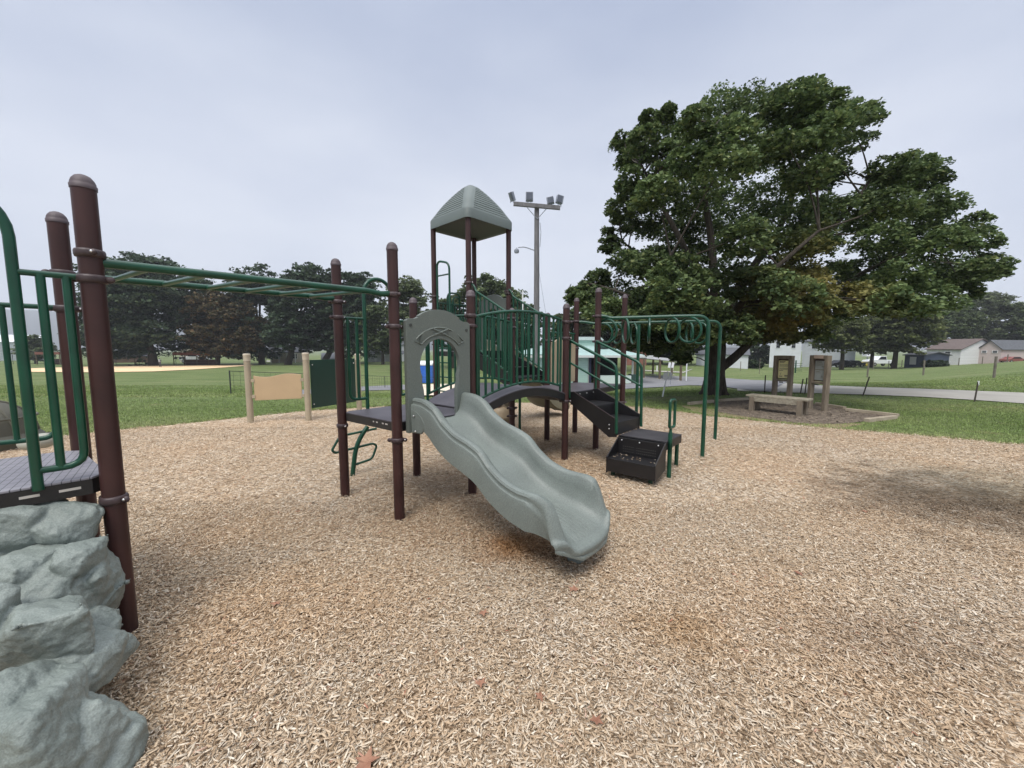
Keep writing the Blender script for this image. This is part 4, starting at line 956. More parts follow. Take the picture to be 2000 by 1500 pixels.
for i, (a, c) in enumerate(tim):
    pa, pb = Vector(G(*a)), Vector(G(*c)); pa.z = pb.z = .035; o = MB().bar(pa, pb, .09, .08).build('edging_timber', TIMB, None, 0, .006)
    tag(o, ['short flat timber edging near the ring ladder foot', 'long pale timber edging behind the bench', 'dark timber edging beside the grey notice board', 'longest timber edging running to the bed tip', 'short timber closing the tip of the soil bed'][i], 'edging', 'timbers edging the bench bed')
def post_thing(name, p, h, r, m, label, cat, group=None, lean=(0,0), sq=False, cap=None):
    p = Vector(p); t = p+Vector((lean[0], lean[1], h)); mb = MB()
    if sq: mb.bar(p-Vector((0,0,.02)), t, r*2, r*2)
    else: mb.tube([p-Vector((0,0,.02)), t], r, 8)
    if cap:
        k = empty(name, tuple(p), label, cat, group); mb.build('shaft', m, k); MB().tube([t-Vector((0,0,.12)), t], r*1.15, 8).build('tip', cap, k); return k
    return tag(mb.build(name, m), label, cat, group)
TP = mat('rusty_post', (.06,.05,.04), .8, .3, 9)
for px, pyb, pyt, ln, lab in ((1493,768,733,(0,0),'thin dark steel fence post left of the yellow notice board'),(1563,770,740,(.06,0),'thin dark post between the notice boards, left one'),(1572,770,738,(.03,0),'thin dark post between the notice boards, right one'),
                              (1685,773,736,(.16,0),'leaning dark steel post beside the pale road'),(1903,785,744,(.05,0),'tall steel post with pale tip near the right road edge')):
    p = GH(px, pyb); hh = VZ(p[1], pyt)-p[2]; post_thing('fence_post', p, hh, .018, TP, lab, 'post', 'thin steel posts along the road', ln, cap=WHITE if px > 1900 else None)
p = GH(1411,770); post_thing('stump_post', p, .32, .055, WOOD, 'short thick wooden stub post at the foot of the big maple', 'post', None, (0,0), True)
# leaning white sign
p = Vector(GH(1294,775)); sg = empty('sign_post', tuple(p), 'white leaning sign pole in the grass with two small white boards', 'sign')
tp_ = Vector(AT(1304,727,p.y)); MB().tube([p, tp_+Vector((.0,0,.03))], .022, 8).build('pole', WHITE, sg)
for k, x in enumerate((-.075,.075)): MB().box(tp_+Vector((x,-.03,-.12)), (.13,.012,.22), .35 if k else -.35, ('Y', .12)).build('sign_board', WHITE, sg, 0)
p2 = Vector(GD(1309, 30)); s2 = empty('sign_post', tuple(p2), 'pair of small white boards on a thin pole under the carport edge', 'sign'); zt = VZ(30, 708)
MB().tube([p2, Vector((p2.x,p2.y,zt))], .02, 6).build('pole', GALV, s2); 
for x in (-.13,.13): MB().box((p2.x+x,p2.y-.04,zt-.2), (.18,.02,.42), .0, ('Y', .15)).build('sign_board', WHITE, s2, 0)
for i, (px, y0, yt) in enumerate(((1283,48,714),(1314,50,716),(1240,48,713))):
    p = GD(px, y0); post_thing('marker_post', p, VZ(y0, yt)-p[2], .07, WHITE, ['short white marker post on the lawn between the carport posts, left one','slim white marker post on the lawn behind the middle carport post','white marker post on the lawn at the left end of the carport'][i], 'post', 'white marker posts')


# ================================================================== BUILDINGS
MINT = siding('mint_siding', (.42,.60,.53), .18); MROOF = mat('mint_roof', (.27,.38,.36), .6, .12, 2); WSID = siding('white_siding', (.68,.70,.74), .18); GSID = siding('pale_grey_siding', (.50,.53,.56), .18)
SHING = mat('grey_shingle', (.085,.09,.10), .9, .2, 3); BSHING = mat('brown_shingle', (.105,.08,.072), .9, .2, 3); RSHING = mat('red_shingle', (.17,.07,.05), .85, .2, 3)
BRICKM = brickmat('red_brick', (.20,.06,.04), (.26,.085,.055), (.28,.24,.21)); CREAM = siding('cream_siding', (.52,.47,.38)); BLUES = siding('navy_siding', (.045,.06,.11)); PINKW = brickmat('pinkish_block', (.48,.40,.385), (.54,.44,.42), (.45,.40,.38), 2.2); WBLOCK = brickmat('white_block', (.60,.60,.60), (.70,.70,.70), (.5,.5,.5), 2)
def house(name, label, px0, px1, Y, dep, eave, ridge, wall, roof, axis_='x', wins=(), doors=(), over=.25, base=None, chim=None, roofover=None, cat='house', group=None, turn=0.):
    """front wall parallel to the picture, px0..px1 at distance Y; eave/ridge given as photo rows"""
    x0, x1 = GD(px0, Y)[0], GD(px1, Y)[0]; zb = min(TZ(x0,Y), TZ(x1,Y))-.1 if base is None else VZ(Y, base); ze = VZ(Y, eave)
    X = (x0+x1)/2; th = -math.atan2(X, Y)+R(turn); cf = math.cos(math.atan2(X, Y))/max(.5, math.cos(R(turn))); x0, x1 = X+(x0-X)*cf, X+(x1-X)*cf
    k = empty(name, (X, Y, zb), label, cat, group)
    if axis_ == 'x':
        zr = VZ(Y+dep/2, ridge); mb = MB().prism([(0,zb),(0,ze),(dep/2,zr-.05),(dep,ze),(dep,zb)], (x0,Y,0), (0,1,0), (0,0,1), (x1-x0,0,0)); mb.build('wall', wall, k, 0)
        rf = MB(); s = (zr-ze)/(dep/2)
        for sg in (0,1):
            o_ = [(-over, ze-over*s), (dep/2, zr), (dep/2, zr+.12), (-over, ze-over*s+.12)]
            if sg: o_ = [(dep-a, b) for a, b in o_]
            rf.prism(o_, (x0-over,Y,0), (0,1,0), (0,0,1), (x1-x0+2*over,0,0))
        ro = rf.build('roof', roof, k, 0)
    else:
        zr = VZ(Y, ridge); W = x1-x0; MB().prism([(0,zb),(0,ze),(W/2,zr-.05),(W,ze),(W,zb)], (x0,Y,0), (1,0,0), (0,0,1), (0,dep,0)).build('wall', wall, k, 0)
        rf = MB(); s = (zr-ze)/(W/2)
        for sg in (0,1):
            o_ = [(-over, ze-over*s), (W/2, zr), (W/2, zr+.12), (-over, ze-over*s+.12)]
            if sg: o_ = [(W-a, b) for a, b in o_]
            rf.prism(o_, (x0,Y-over,0), (1,0,0), (0,0,1), (0,dep+2*over,0))
        ro = rf.build('roof', roof, k, 0)
    if chim:
        cx = GD(chim, Y)[0]; MB().box((cx, Y+dep/2, zr+.2), (.6,.6,1.2)).build('chimney', BRICKM, ro, 0)
    for (px, py, w, h) in wins:
        ft = min(.1, w*Y/F*.09)
        x = X+(GD(px, Y)[0]-X)*cf; z = VZ(Y, py); sc = Y/F; w *= sc; h *= sc
        fr = MB()
        for dx, dz, ww, hh in ((0,h/2+ft/2,w+2*ft,ft),(0,-h/2-ft/2,w+2*ft,ft),(-w/2-ft/2,0,ft,h),(w/2+ft/2,0,ft,h),(0,0,w,ft*.5)): fr.box((x+dx,Y-.045,z+dz), (ww,.09,hh))
        f_ = fr.build('window', WHITE, k, 0); MB().box((x,Y-.012,z), (w,.02,h)).build('pane', GLASS, f_, 0)
    for (px, py0, py1, w) in doors:
        x = X+(GD(px, Y)[0]-X)*cf; a, c_ = VZ(Y,py1), VZ(Y,py0); MB().box((x,Y-.03,(a+c_)/2), (w*Y/F,.06,c_-a)).build('door', mat('door_white', (.6,.6,.58), .5, .05), k, 0)
    k.rotation_euler = (0,0,th); return k
# mint concession building with open serving front and carport
Yp = 34.; mint = empty('concession_building', (GD(1140,Yp)[0], Yp, -1.9), 'mint green park building with pale green roof and dark open serving counter', 'building')
XX_ = lambda px, y=Yp: GD(px, y)[0]
zg = TZ(XX_(1100),Yp)-.15; ze = VZ(Yp,691)
MB().box(((XX_(1010)+XX_(1148))/2, Yp+3.5, (zg+ze)/2), (XX_(1148)-XX_(1010), 7, ze-zg)).build('wall', MINT, mint, 0)
x0, x1 = XX_(1004), XX_(1268); zr = VZ(Yp+4, 672); rf = MB()
rf.add([(x0,Yp-.7,ze),(x1,Yp-.7,ze-.25),(x1,Yp+8,ze-.1),(x0,Yp+8,ze),(x0+3.5,Yp+3.6,zr),(x1-4.2,Yp+3.6,zr)], [(0,1,5,4),(1,2,5),(2,3,4,5),(3,0,4),(0,3,2,1)])
ro = rf.build('roof', MROOF, mint, 0)
MB().box(((x0+x1)/2, Yp-.73, ze-.22), (x1-x0, .06, .2)).build('fascia', mat('pale_fascia', (.55,.58,.55), .5, .05), ro, 0)
cx = XX_(1162); MB().box((cx,Yp+3.6,zr+.1), (2.3,1.2,.5)).build('cupola', MINT, ro, 0); MB().prism([(-1.4,0),(1.4,0),(1.05,.32),(-1.05,.32)], (cx,Yp+2.8,zr+.35), (1,0,0), (0,0,1), (0,1.7,0)).build('cupola_roof', mat('pale_roof', (.48,.56,.55), .5, .1), ro, 0)
MB().prism([(-.55,0),(.55,0),(0,.38)], (XX_(1185),Yp+1.6,zr-.35), (1,0,0), (0,0,1), (0,2,0)).build('dormer', mat('dark_green_trim', (.03,.07,.055), .6, .1), ro, 0)
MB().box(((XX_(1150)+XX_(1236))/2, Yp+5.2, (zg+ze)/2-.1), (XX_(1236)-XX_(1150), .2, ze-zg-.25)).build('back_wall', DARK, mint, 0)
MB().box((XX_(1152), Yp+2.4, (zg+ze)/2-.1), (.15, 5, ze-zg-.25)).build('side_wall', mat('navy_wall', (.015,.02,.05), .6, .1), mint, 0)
MB().box(((XX_(1173)+XX_(1233))/2, Yp+.3, VZ(Yp,742.5)), (XX_(1233)-XX_(1173), .5, .8)).build('counter', mat('counter_white', (.62,.72,.68), .5, .04), mint, 0)
MB().box(((XX_(1234)+XX_(1245))/2, Yp+.6, VZ(Yp,741)), (.5, 1.0, .85)).build('counter_end', mat('dark_green_trim', (.03,.07,.055), .6, .1), mint, 0)
for px in (1150,1222,1236): MB().box((XX_(px),Yp+.2,(zg+ze)/2-.12), (.14,.14,ze-zg-.2)).build('column', mat('pale_fascia', (.55,.58,.55), .5, .05), mint, 0)
cp = empty('carport', (GD(1300,38)[0],38,-1.8), 'low open carport with white fascia and slim brown posts beside the mint building', 'carport')
for px, y in ((1257,40.),(1288,38.5),(1329,36.5),(1240,44.),(1275,44.),(1312,43.)):
    p = GD(px,y); zt = VZ(y, 700+(40-y)*1.2) if y < 42 else VZ(40,704); MB().box((p[0],y,(p[2]+zt)/2), (.17,.17,zt-p[2])).build('post', mat('post_timber', (.13,.10,.065), .8, .2), cp, 0)
    MB().box((p[0],y,p[2]+.02), (.6,.5,.06)).build('footing', CONC, cp, 0)
a, b_, c_, d_ = (GD(1262,40)[0],40,VZ(40,698)), (GD(1338,36)[0],36,VZ(36,705.5)), (GD(1338,36)[0]+.6,43,VZ(43,702)), (GD(1262,40)[0]+.2,46,VZ(46,697))
MB().add([a,b_,c_,d_]+[(x,y,z-.14) for x,y,z in (a,b_,c_,d_)], [(3,2,1,0),(4,5,6,7),(0,1,5,4),(1,2,6,5),(2,3,7,6),(3,0,4,7)]).build('roof', mat('grey_metal_roof', (.20,.22,.23), .5, .1), cp, 0)
MB().bar(Vector(a)+Vector((0,-.06,.0)), Vector(b_)+Vector((0,-.06,.0)), .08, .24).build('fascia', WHITE, cp, 0)
MB().tube([Vector(b_)+Vector((.1,0,-.1)), (b_[0]+.1, 36, TZ(b_[0],36))], .05, 6).build('downpipe', WHITE, cp)
# houses
house('brick_house', 'red brick house behind the carport half hidden by trees', 1218, 1262, 62, 9, 663, 640, BRICKM, SHING, 'x', ((1232,676,6,11),(1257,676,6,11)), chim=1224)
house('white_garage', 'long white garage behind the big maple trunk', 1358, 1459, 62, 8, 693, 680, WSID, SHING, 'x')
house('clapboard_house', 'white two storey clapboard house behind the notice boards', 1501, 1562, 78, 9, 664, 640, WSID, SHING, 'y', ((1517,674,6,11),(1547,674,6,11)))
house('clapboard_wing', 'white clapboard house wing behind the grey notice board, its shade coloured pale grey', 1563, 1667, 79, 9, 666, 652, GSID, SHING, 'x', ((1586,675,6,12),(1612,677,6,9),(1644,675,7,11)))  # shaded part of the white house; the shade is put into the siding colour
house('long_garage', 'long white block garage with brown shingle roof on the hill', 1806, 1873, 72, 9, 682, 664, WBLOCK, BSHING, 'x', ((1849,690,8,6),), turn=-32)
house('garage', 'pink walled gabled garage with two small dark windows', 1908, 1953, 69, 16, 681, 665, PINKW, SHING, 'y', ((1920,687,6,4),(1941,687,6,4)), turn=-22)
house('garage', 'long grey roofed white garage at the right edge behind the pink garage', 1956, 2060, 73, 8, 682, 668, WBLOCK, SHING, 'x')
house('shed', 'navy blue shed with white door and grey roof', 1765, 1803, 66, 6, 694, 688, BLUES, SHING, 'x', (), ((1782,697,712,10),), cat='shed', turn=-30)
house('farmhouse', 'white farmhouse gable above the garage roofs, half hidden by trees', 1918, 1934, 105, 8, 661, 646, WSID, SHING, 'y', ((1925,655,3,5),))
house('porch_house', 'two storey house with porch beyond the lawn, seen right of the entry arch', 716, 790, 92, 9, 673, 655, WSID, SHING, 'x', ((728,682,4,7),(744,682,5,8),(756,682,4,8),(768,682,4,8)))
house('porch_house', 'cream house with low porch roof between the two tan posts', 529, 592, 94, 9, 683, 668, CREAM, SHING, 'x', ((543,696,8,9),(576,696,8,9)))
def porch(px0, px1, Y, zt_py, label):
    x0, x1 = GD(px0,Y)[0], GD(px1,Y)[0]; zt = VZ(Y, zt_py); zg = TZ(x0,Y)-.1; k = empty('porch', ((x0+x1)/2,Y,zg), label, 'porch')
    MB().prism([(0,0),(2.4,.7),(2.4,.82),(0,.14)], (x0,Y,zt), (0,1,0), (0,0,1), (x1-x0,0,0)).build('roof', SHING, k, 0)
    for i in range(5): MB().box((x0+.2+(x1-x0-.4)*i/4,Y+.15,(zg+zt)/2), (.16,.16,zt-zg)).build('column', WHITE, k, 0)
porch(714, 788, 89.5, 692, 'grey roofed open porch on the front of the white house'); porch(527, 594, 91.5, 689, 'shallow porch on the front of the cream house')
house('bungalow', 'low brown house beyond the ball field behind the big tree trunk', 215, 300, 100, 8, 696, 690, brickmat('brown_brick', (.13,.075,.05), (.17,.10,.07), (.15,.12,.1)), SHING, 'x')
house('bungalow', 'small house with red brown gable behind the dugout', 352, 400, 112, 8, 686, 676, CREAM, RSHING, 'y')
house('shed', 'grey roofed low shed behind the green panel', 630, 672, 85, 8, 701, 690, WSID, mat('pale_shingle', (.30,.31,.33), .8, .1), 'x', cat='shed')
house('warehouse', 'long white roofed warehouse beyond the field at far left', -60, 108, 130, 16, 668, 655, GSID, mat('white_roof', (.62,.64,.67), .6, .05), 'x', cat='warehouse')
def dugout(px0, px1, Y, top, label):
    x0, x1 = GD(px0,Y)[0], GD(px1,Y)[0]; zt = VZ(Y,top); zg = TZ(x0,Y); k = empty('dugout', ((x0+x1)/2,Y,zg), label, 'dugout')
    MB().prism([(0,0),(2.8,.35),(2.8,.47),(0,.55),(-.0,.2)], (x0,Y,zt-.5), (0,1,0), (0,0,1), (x1-x0,0,0)).build('roof', mat('rust_roof', (.17,.065,.045), .8, .2), k, 0)
    for i in range(4): MB().box((x0+.15+(x1-x0-.3)*i/3,Y+.1,(zg+zt-.45)/2), (.12,.12,zt-.45-zg)).build('post', mat('post_timber', (.13,.10,.065), .8, .2), k, 0)
    MB().box(((x0+x1)/2,Y+2.7,(zg+zt)/2-.8), (x1-x0,.1,1.3)).build('back_wall', mat('rust_wall', (.11,.06,.05), .8, .2), k, 0)
    MB().box(((x0+x1)/2,Y+1.8,zg+.45), (x1-x0-.8,.4,.06)).build('bench', WOOD, k, 0)
dugout(338, 408, 80, 689, 'open dugout with rust red roof behind the clay infield'); dugout(70, 118, 84, 688, 'dugout with rust red roof seen through the left deck railing')
# backstop style fences
FM = mat('fence_dark', (.03,.035,.03), .7, .2, 9)
def fence(name, pts, h, label, m=FM, mesh=True, step=3., wires=5, r=.03, cat='fence'):
    k = empty(name, tuple(pts[0]), label, cat); P = [Vector(p) for p in pts]; mb = MB(); wi = MB()
    for a, b in zip(P, P[1:]):
        n = max(1, int((b-a).length/step))
        for i in range(n+(1 if b is P[-1] else 0)):
            p = a.lerp(b, i/n); p.z = TZ(p.x,p.y); MB().tube([p, p+Vector((0,0,h))], r, 6).build('fence_post', m, k)
        q = [a.lerp(b, i/n) for i in range(n+1)]; q = [Vector((p.x,p.y,TZ(p.x,p.y))) for p in q]
        for j in range(wires): wi.tube([p+Vector((0,0,h*(j+1)/wires-.02)) for p in q], r*.55 if j == wires-1 else r*.16, 5)
        if mesh:
            for i in range(int((b-a).length/.35)):
                p = a.lerp(b, (i+.5)/int((b-a).length/.35)); p.z = TZ(p.x,p.y); wi.tube([p+Vector((0,0,.02)), p+Vector((0,0,h-.03))], .004, 4)
    wi.build('fence_mesh', m, k); return k
fence('chain_link_fence', [GH(451,769),GH(620,762),GH(752,757.5),GH(930,761)], .86, 'low dark chain link fence on the lawn behind the tan posts and slide tower', step=3.4, r=.022)
fence('backstop_fence', [GD(120,88),GD(300,86),GD(430,88),GD(520,92)], 2.4, 'dark ball field fence under the row of big trees', step=4, r=.05)
fence('backstop_fence', [GD(-60,86),GD(110,88)], 3.0, 'tall ball field fence seen between the left railing bars', step=4, r=.05)
WP = mat('grey_post', (.16,.14,.115), .9, .2, 5)
wf = []
for i, (px, yb, yt, wd) in enumerate(((1446,724,706,.08),(1483,730,700,.06),(1455,718,704,.09),(1602,728,695,.06),(1694,737,706,.10),(1803,733,703,.10),(1941,738,696,.10),(1705,722,705,.09),(1735,720,704,.09),(1761,717,703,.10),(1872,708,699,.10),(1918,706,696,.10),(1967,700,692,.12))):
    p = GH(px, yb) if yb > 716 else GD(px, 62); hh = min(2.2, max(.9, VZ(p[1], yt)-p[2])); o = post_thing('field_post', p, hh, wd*.38, WP, ['grey field post right of the white garage, shorter one','thin grey field post left of the white house','grey field post close to the white garage corner','grey field post left of the grey notice board','grey field post on the lawn in front of the pickup truck','grey field post on the lawn below the navy shed','tall grey field post on the hill below the pink garage','field fence post under the pickup truck bed','field fence post behind the pickup truck','leaning fence post left of the navy shed','fence post in front of the long white garage','fence post in front of the pink garage','fence post at the crest near the right picture edge'][i], 'post', 'weathered posts of the field fence', (0,0), True)
gt = empty('farm_gate', GD(1556,46), 'green tubular farm gate between the two notice boards', 'gate'); mb = MB(); p0, p1 = Vector(GD(1548,46)), Vector(GD(1566,45))
for j in range(5): mb.tube([p0+Vector((0,0,.25+.22*j)), p1+Vector((0,0,.25+.22*j))], .025, 6)
mb.build('gate_bars', GREEN, gt); MB().tube([p0.lerp(p1,.3), p0.lerp(p1,.3)+Vector((0,0,1.5))], .07, 6).build('gate_post', GREEN, gt)
# blue container
x0, x1 = GD(806,33.5)[0], GD(842,33.5)[0]; zg = TZ(x0,33.5); zt = VZ(33.5,714)
bc = empty('waste_container', ((x0+x1)/2,34.5,zg), 'blue waste container with white lid behind the keyhole panel', 'container')
MB().box(((x0+x1)/2,34.5,(zg+zt)/2), (x1-x0,1.6,zt-zg)).build('body', mat('container_blue', (.03,.14,.55), .5, .1), bc, 0, .03)
lidm = MB().prism([(-.05,0),(1.7,0),(1.7,.35),(-.05,.12)], (x0-.05,33.7,zt+.01), (0,1,0), (0,0,1), (x1-x0+.1,0,0)).build('lid', WHITE, bc, 0)
rbm = MB()
for k in range(5): rbm.box((x0+(x1-x0)*(k+.5)/5,33.68,(zg+zt)/2), (.06,.05,zt-zg-.1))
rbm.build('ribs', mat('container_blue', (.03,.14,.55), .5, .1), bc, 0)
# floodlight pole
fp = Vector(GD(1047,22)); fl = empty('floodlight_pole', tuple(fp), 'tall wooden floodlight pole with crossarm, four lamps and a side street lamp', 'light pole')
ztp = VZ(22,402); MB().tube([fp, (fp.x,fp.y,ztp*.5), (fp.x-.02,fp.y,ztp)], [.17,.155,.13], 16).build('pole', POLE, fl)
ca, cb_ = Vector(AT(1003,398,21.8)), Vector(AT(1094,406,21.8)); arm = MB().bar(ca, cb_, .16, .2).build('crossarm', POLE, fl, 0)
mb = MB()
for s in (-1,1): mb.tube([(fp.x+s*.55,21.8,(ca.z+cb_.z)/2-.1), (fp.x,21.85,ztp-.75)], .02, 6)
mb.build('brace', GALV, fl)
for px, py, w, h, yw, tl in ((1000,384,.20,.48,.9,-.5),(1034,384.5,.40,.46,0,0),(1075,392,.38,.36,-.25,-.15),(1093,390,.36,.42,.3,.2)):
    c = Vector(AT(px,py,21.9)); zc = ca.lerp(cb_, (c.x-ca.x)/(cb_.x-ca.x)).z if ca.x < c.x < cb_.x else ca.z
    lm = MB().box(c, (w,.26,h), yw, ('Y', tl)).build('floodlight', mat('lamp_grey', (.22,.24,.28), .4, .1), fl, 0, .02)
    MB().box(c+Vector((0,-.14,0)), (w*.8,.02,h*.8), yw, ('Y', tl)).build('lens', mat('lamp_lens', (.10,.11,.14), .2, .1), lm, 0)
    MB().tube([c+Vector((-.08,0,-h/2+.03)), (c.x-.08,c.y,zc+.08)], .02, 6).tube([c+Vector((.08,0,-h/2+.03)), (c.x+.08,c.y,zc+.08)], .02, 6).build('bracket', GALV, lm)
ap = [AT(1044,489,22), AT(1030,484,22), AT(1022,482,22), AT(1012,483.5,22)]; sl_ = MB().tube(rounded(ap, .3), .03, 8).build('lamp_arm', GALV, fl)
c = Vector(AT(1009,489,22)); MB().lathe([(.12,-.14),(.14,-.05),(.13,.03),(.06,.08),(.04,.14),(.01,.15)], c, 14).build('street_lamp', mat('lamp_grey', (.22,.24,.28), .4, .1), fl)
MB().tube([(fp.x+.16,fp.y,ztp-.9),(fp.x+.22,fp.y,ztp-1.4),(fp.x+.17,fp.y,ztp-2.2)], .012, 5).build('cable', DARK, fl)
MB().tube([(fp.x+.1,fp.y,ztp-3.4),(fp.x+1.3,fp.y+.2,TZ(fp.x+1.3,22))], .008, 4).build('guy_wire', GALV, fl)
p = GD(1020.5,26); o = post_thing('flagpole', p, VZ(26,567)-p[2], .045, WHITE, 'slim white flagpole left of the wooden floodlight pole', 'flagpole')

# vehicles ----------------------------------------------------------
TYRE = mat('tyre', (.012,.012,.012), .9, .2); RIMM = mat('rim', (.35,.35,.36), .35, .1, metal=.7)
def vehicle(name, label, cat, p, Lc, paint, flip=1, kind='car', yaw=0):
    k = empty(name, tuple(p), label, cat); s = Lc/4.6
    if kind == 'car':
        body = [(-2.3,.35),(-2.3,.75),(-2.15,.95),(-1.5,1.0),(-.9,1.40),(.5,1.42),(1.15,1.0),(2.1,.85),(2.3,.6),(2.25,.32)]; win = [(-1.35,1.0),(-.85,1.34),(.42,1.36),(1.0,1.0)]; wx = (-1.45,1.45)
    else:
        body = [(-2.35,.5),(-2.35,1.08),(-.65,1.08),(-.6,1.15),(-.45,1.75),(.55,1.78),(1.05,1.18),(2.15,1.08),(2.3,.85),(2.3,.45)]; win = [(-.45,1.18),(-.35,1.68),(.5,1.70),(.9,1.2)]; wx = (-1.5,1.5)
    M = lambda pts, y0, th: MB().prism([(a*s*flip, b*s) for a, b in pts], (p[0],p[1]+y0,p[2]), (1,0,0), (0,0,1), (0,th,0))
    bd_ = M(body, -.85*s, 1.7*s).build('body', paint, k, 25, .05*s); M(win, -.87*s, 1.74*s).build('window', GLASS, k, 0)
    for x in wx:
        for y in (-.80,.80):
            w = MB().lathe([(.30*s,-.1*s),(.34*s,-.06*s),(.34*s,.06*s),(.30*s,.1*s)], (p[0]+x*s*flip,p[1]+y*s,p[2]+.34*s), 18, Matrix.Rotation(R(90),3,'X')).build('wheel', TYRE, k, 30)
            MB().lathe([(.19*s,-.115*s),(.19*s,.115*s)], (p[0]+x*s*flip,p[1]+y*s,p[2]+.34*s), 14, Matrix.Rotation(R(90),3,'X')).build('rim', RIMM, w, 30)
    for y in (-.6,.6):
        MB().box((p[0]+2.27*s*flip,p[1]+y*s,p[2]+.72*s), (.08*s,.3*s,.14*s)).build('headlight', WHITE, k, 0)
    return k
vehicle('pickup_truck', 'white pickup truck parked beyond the lawn between the trees', 'truck', GD(1716,82), 5.6, mat('car_white', (.70,.72,.74), .3, .03), -1, 'truck')
vehicle('parked_car', 'dark grey car parked in front of the grey-shaded house wing', 'car', GD(1643,74), 4.6, mat('car_black', (.02,.02,.025), .25, .1), 1)
vehicle('parked_car', 'second dark car parked right behind the small tree trunk', 'car', GD(1662,77), 4.4, mat('car_dark', (.03,.035,.04), .25, .1), -1)
vehicle('parked_car', 'yellow vehicle parked left of the white pickup truck', 'car', GD(1683,80), 3.2, mat('car_yellow', (.55,.42,.05), .4, .1), -1)
vehicle('parked_van', 'white pickup parked behind the rust roofed dugout', 'van', GD(383,98), 6.5, mat('car_white', (.70,.72,.74), .3, .03), 1, 'truck')
vehicle('parked_car', 'small red and black car parked at the right edge garage', 'car', GD(1978,67), 3.4, mat('car_red', (.22,.07,.06), .3, .1), 1)
p = Vector(GD(1692,84)); bl = empty('bucket_lift', tuple(p), 'white folded boom lift standing behind the pickup truck', 'lift')
MB().box(p+Vector((0,0,2.6)), (1.3,1.2,1.0)).build('bucket', WHITE, bl, 0, .05)
MB().tube([p+Vector((0,0,.2)), p+Vector((.1,0,2.4))], .14, 8).tube([p+Vector((.5,0,3.0)), p+Vector((2.2,0,3.9))], .16, 8).tube([p+Vector((-.4,0,3.0)), p+Vector((-.6,0,3.8))], .10, 8).build('boom', WHITE, bl)
# person on the infield ---------------------------------------------
pp = Vector(GH(313,718)); s = 1.72
me = bpy.data.meshes.new('person'); J_ = [((0,0,.53),.085),((0,0,.66),.075),((0,.0,.80),.09),((0,0,.86),.035),((0,-.01,.905),.05),((0,-.01,.96),.05),
  ((.06,0,.50),.06),((.10,-.05,.27),.045),((.09,.02,.04),.03),((.10,-.06,.015),.025),((-.06,0,.50),.06),((-.10,.05,.27),.045),((-.13,.10,.04),.03),((-.13,.03,.015),.025),
  ((.11,0,.80),.035),((.15,-.03,.64),.028),((.16,-.12,.52),.02),((-.11,0,.80),.035),((-.15,.03,.64),.028),((-.17,-.03,.51),.02)]
ed_ = [(0,1),(1,2),(2,3),(3,4),(4,5),(0,6),(6,7),(7,8),(8,9),(0,10),(10,11),(11,12),(12,13),(2,14),(14,15),(15,16),(2,17),(17,18),(18,19)]
me.from_pydata([tuple(Vector(a)*s) for a, _ in J_], ed_, [])
po = bpy.data.objects.new('person', me); C.objects.link(po); po.location = pp; me.materials.append(mat('person_clothes', (.05,.05,.06), .8, .3, 3))
po.modifiers.new('skin','SKIN')
for i, (_, r_s) in enumerate(J_): me.skin_vertices[0].data[i].radius = (r_s*s, r_s*s*.8)
me.skin_vertices[0].data[0].use_root = True
su = po.modifiers.new('sub','SUBSURF'); su.levels = 1; su.render_levels = 1
tag(po, 'person in dark clothes walking on the clay infield in front of the big tree', 'person')
sh = MB().lathe([(.155,1.0),(.165,1.1),(.175,1.3),(.16,1.42),(.07,1.47)], pp, 14); sh.build('shirt', mat('shirt_grey', (.32,.33,.34), .8, .1), po)


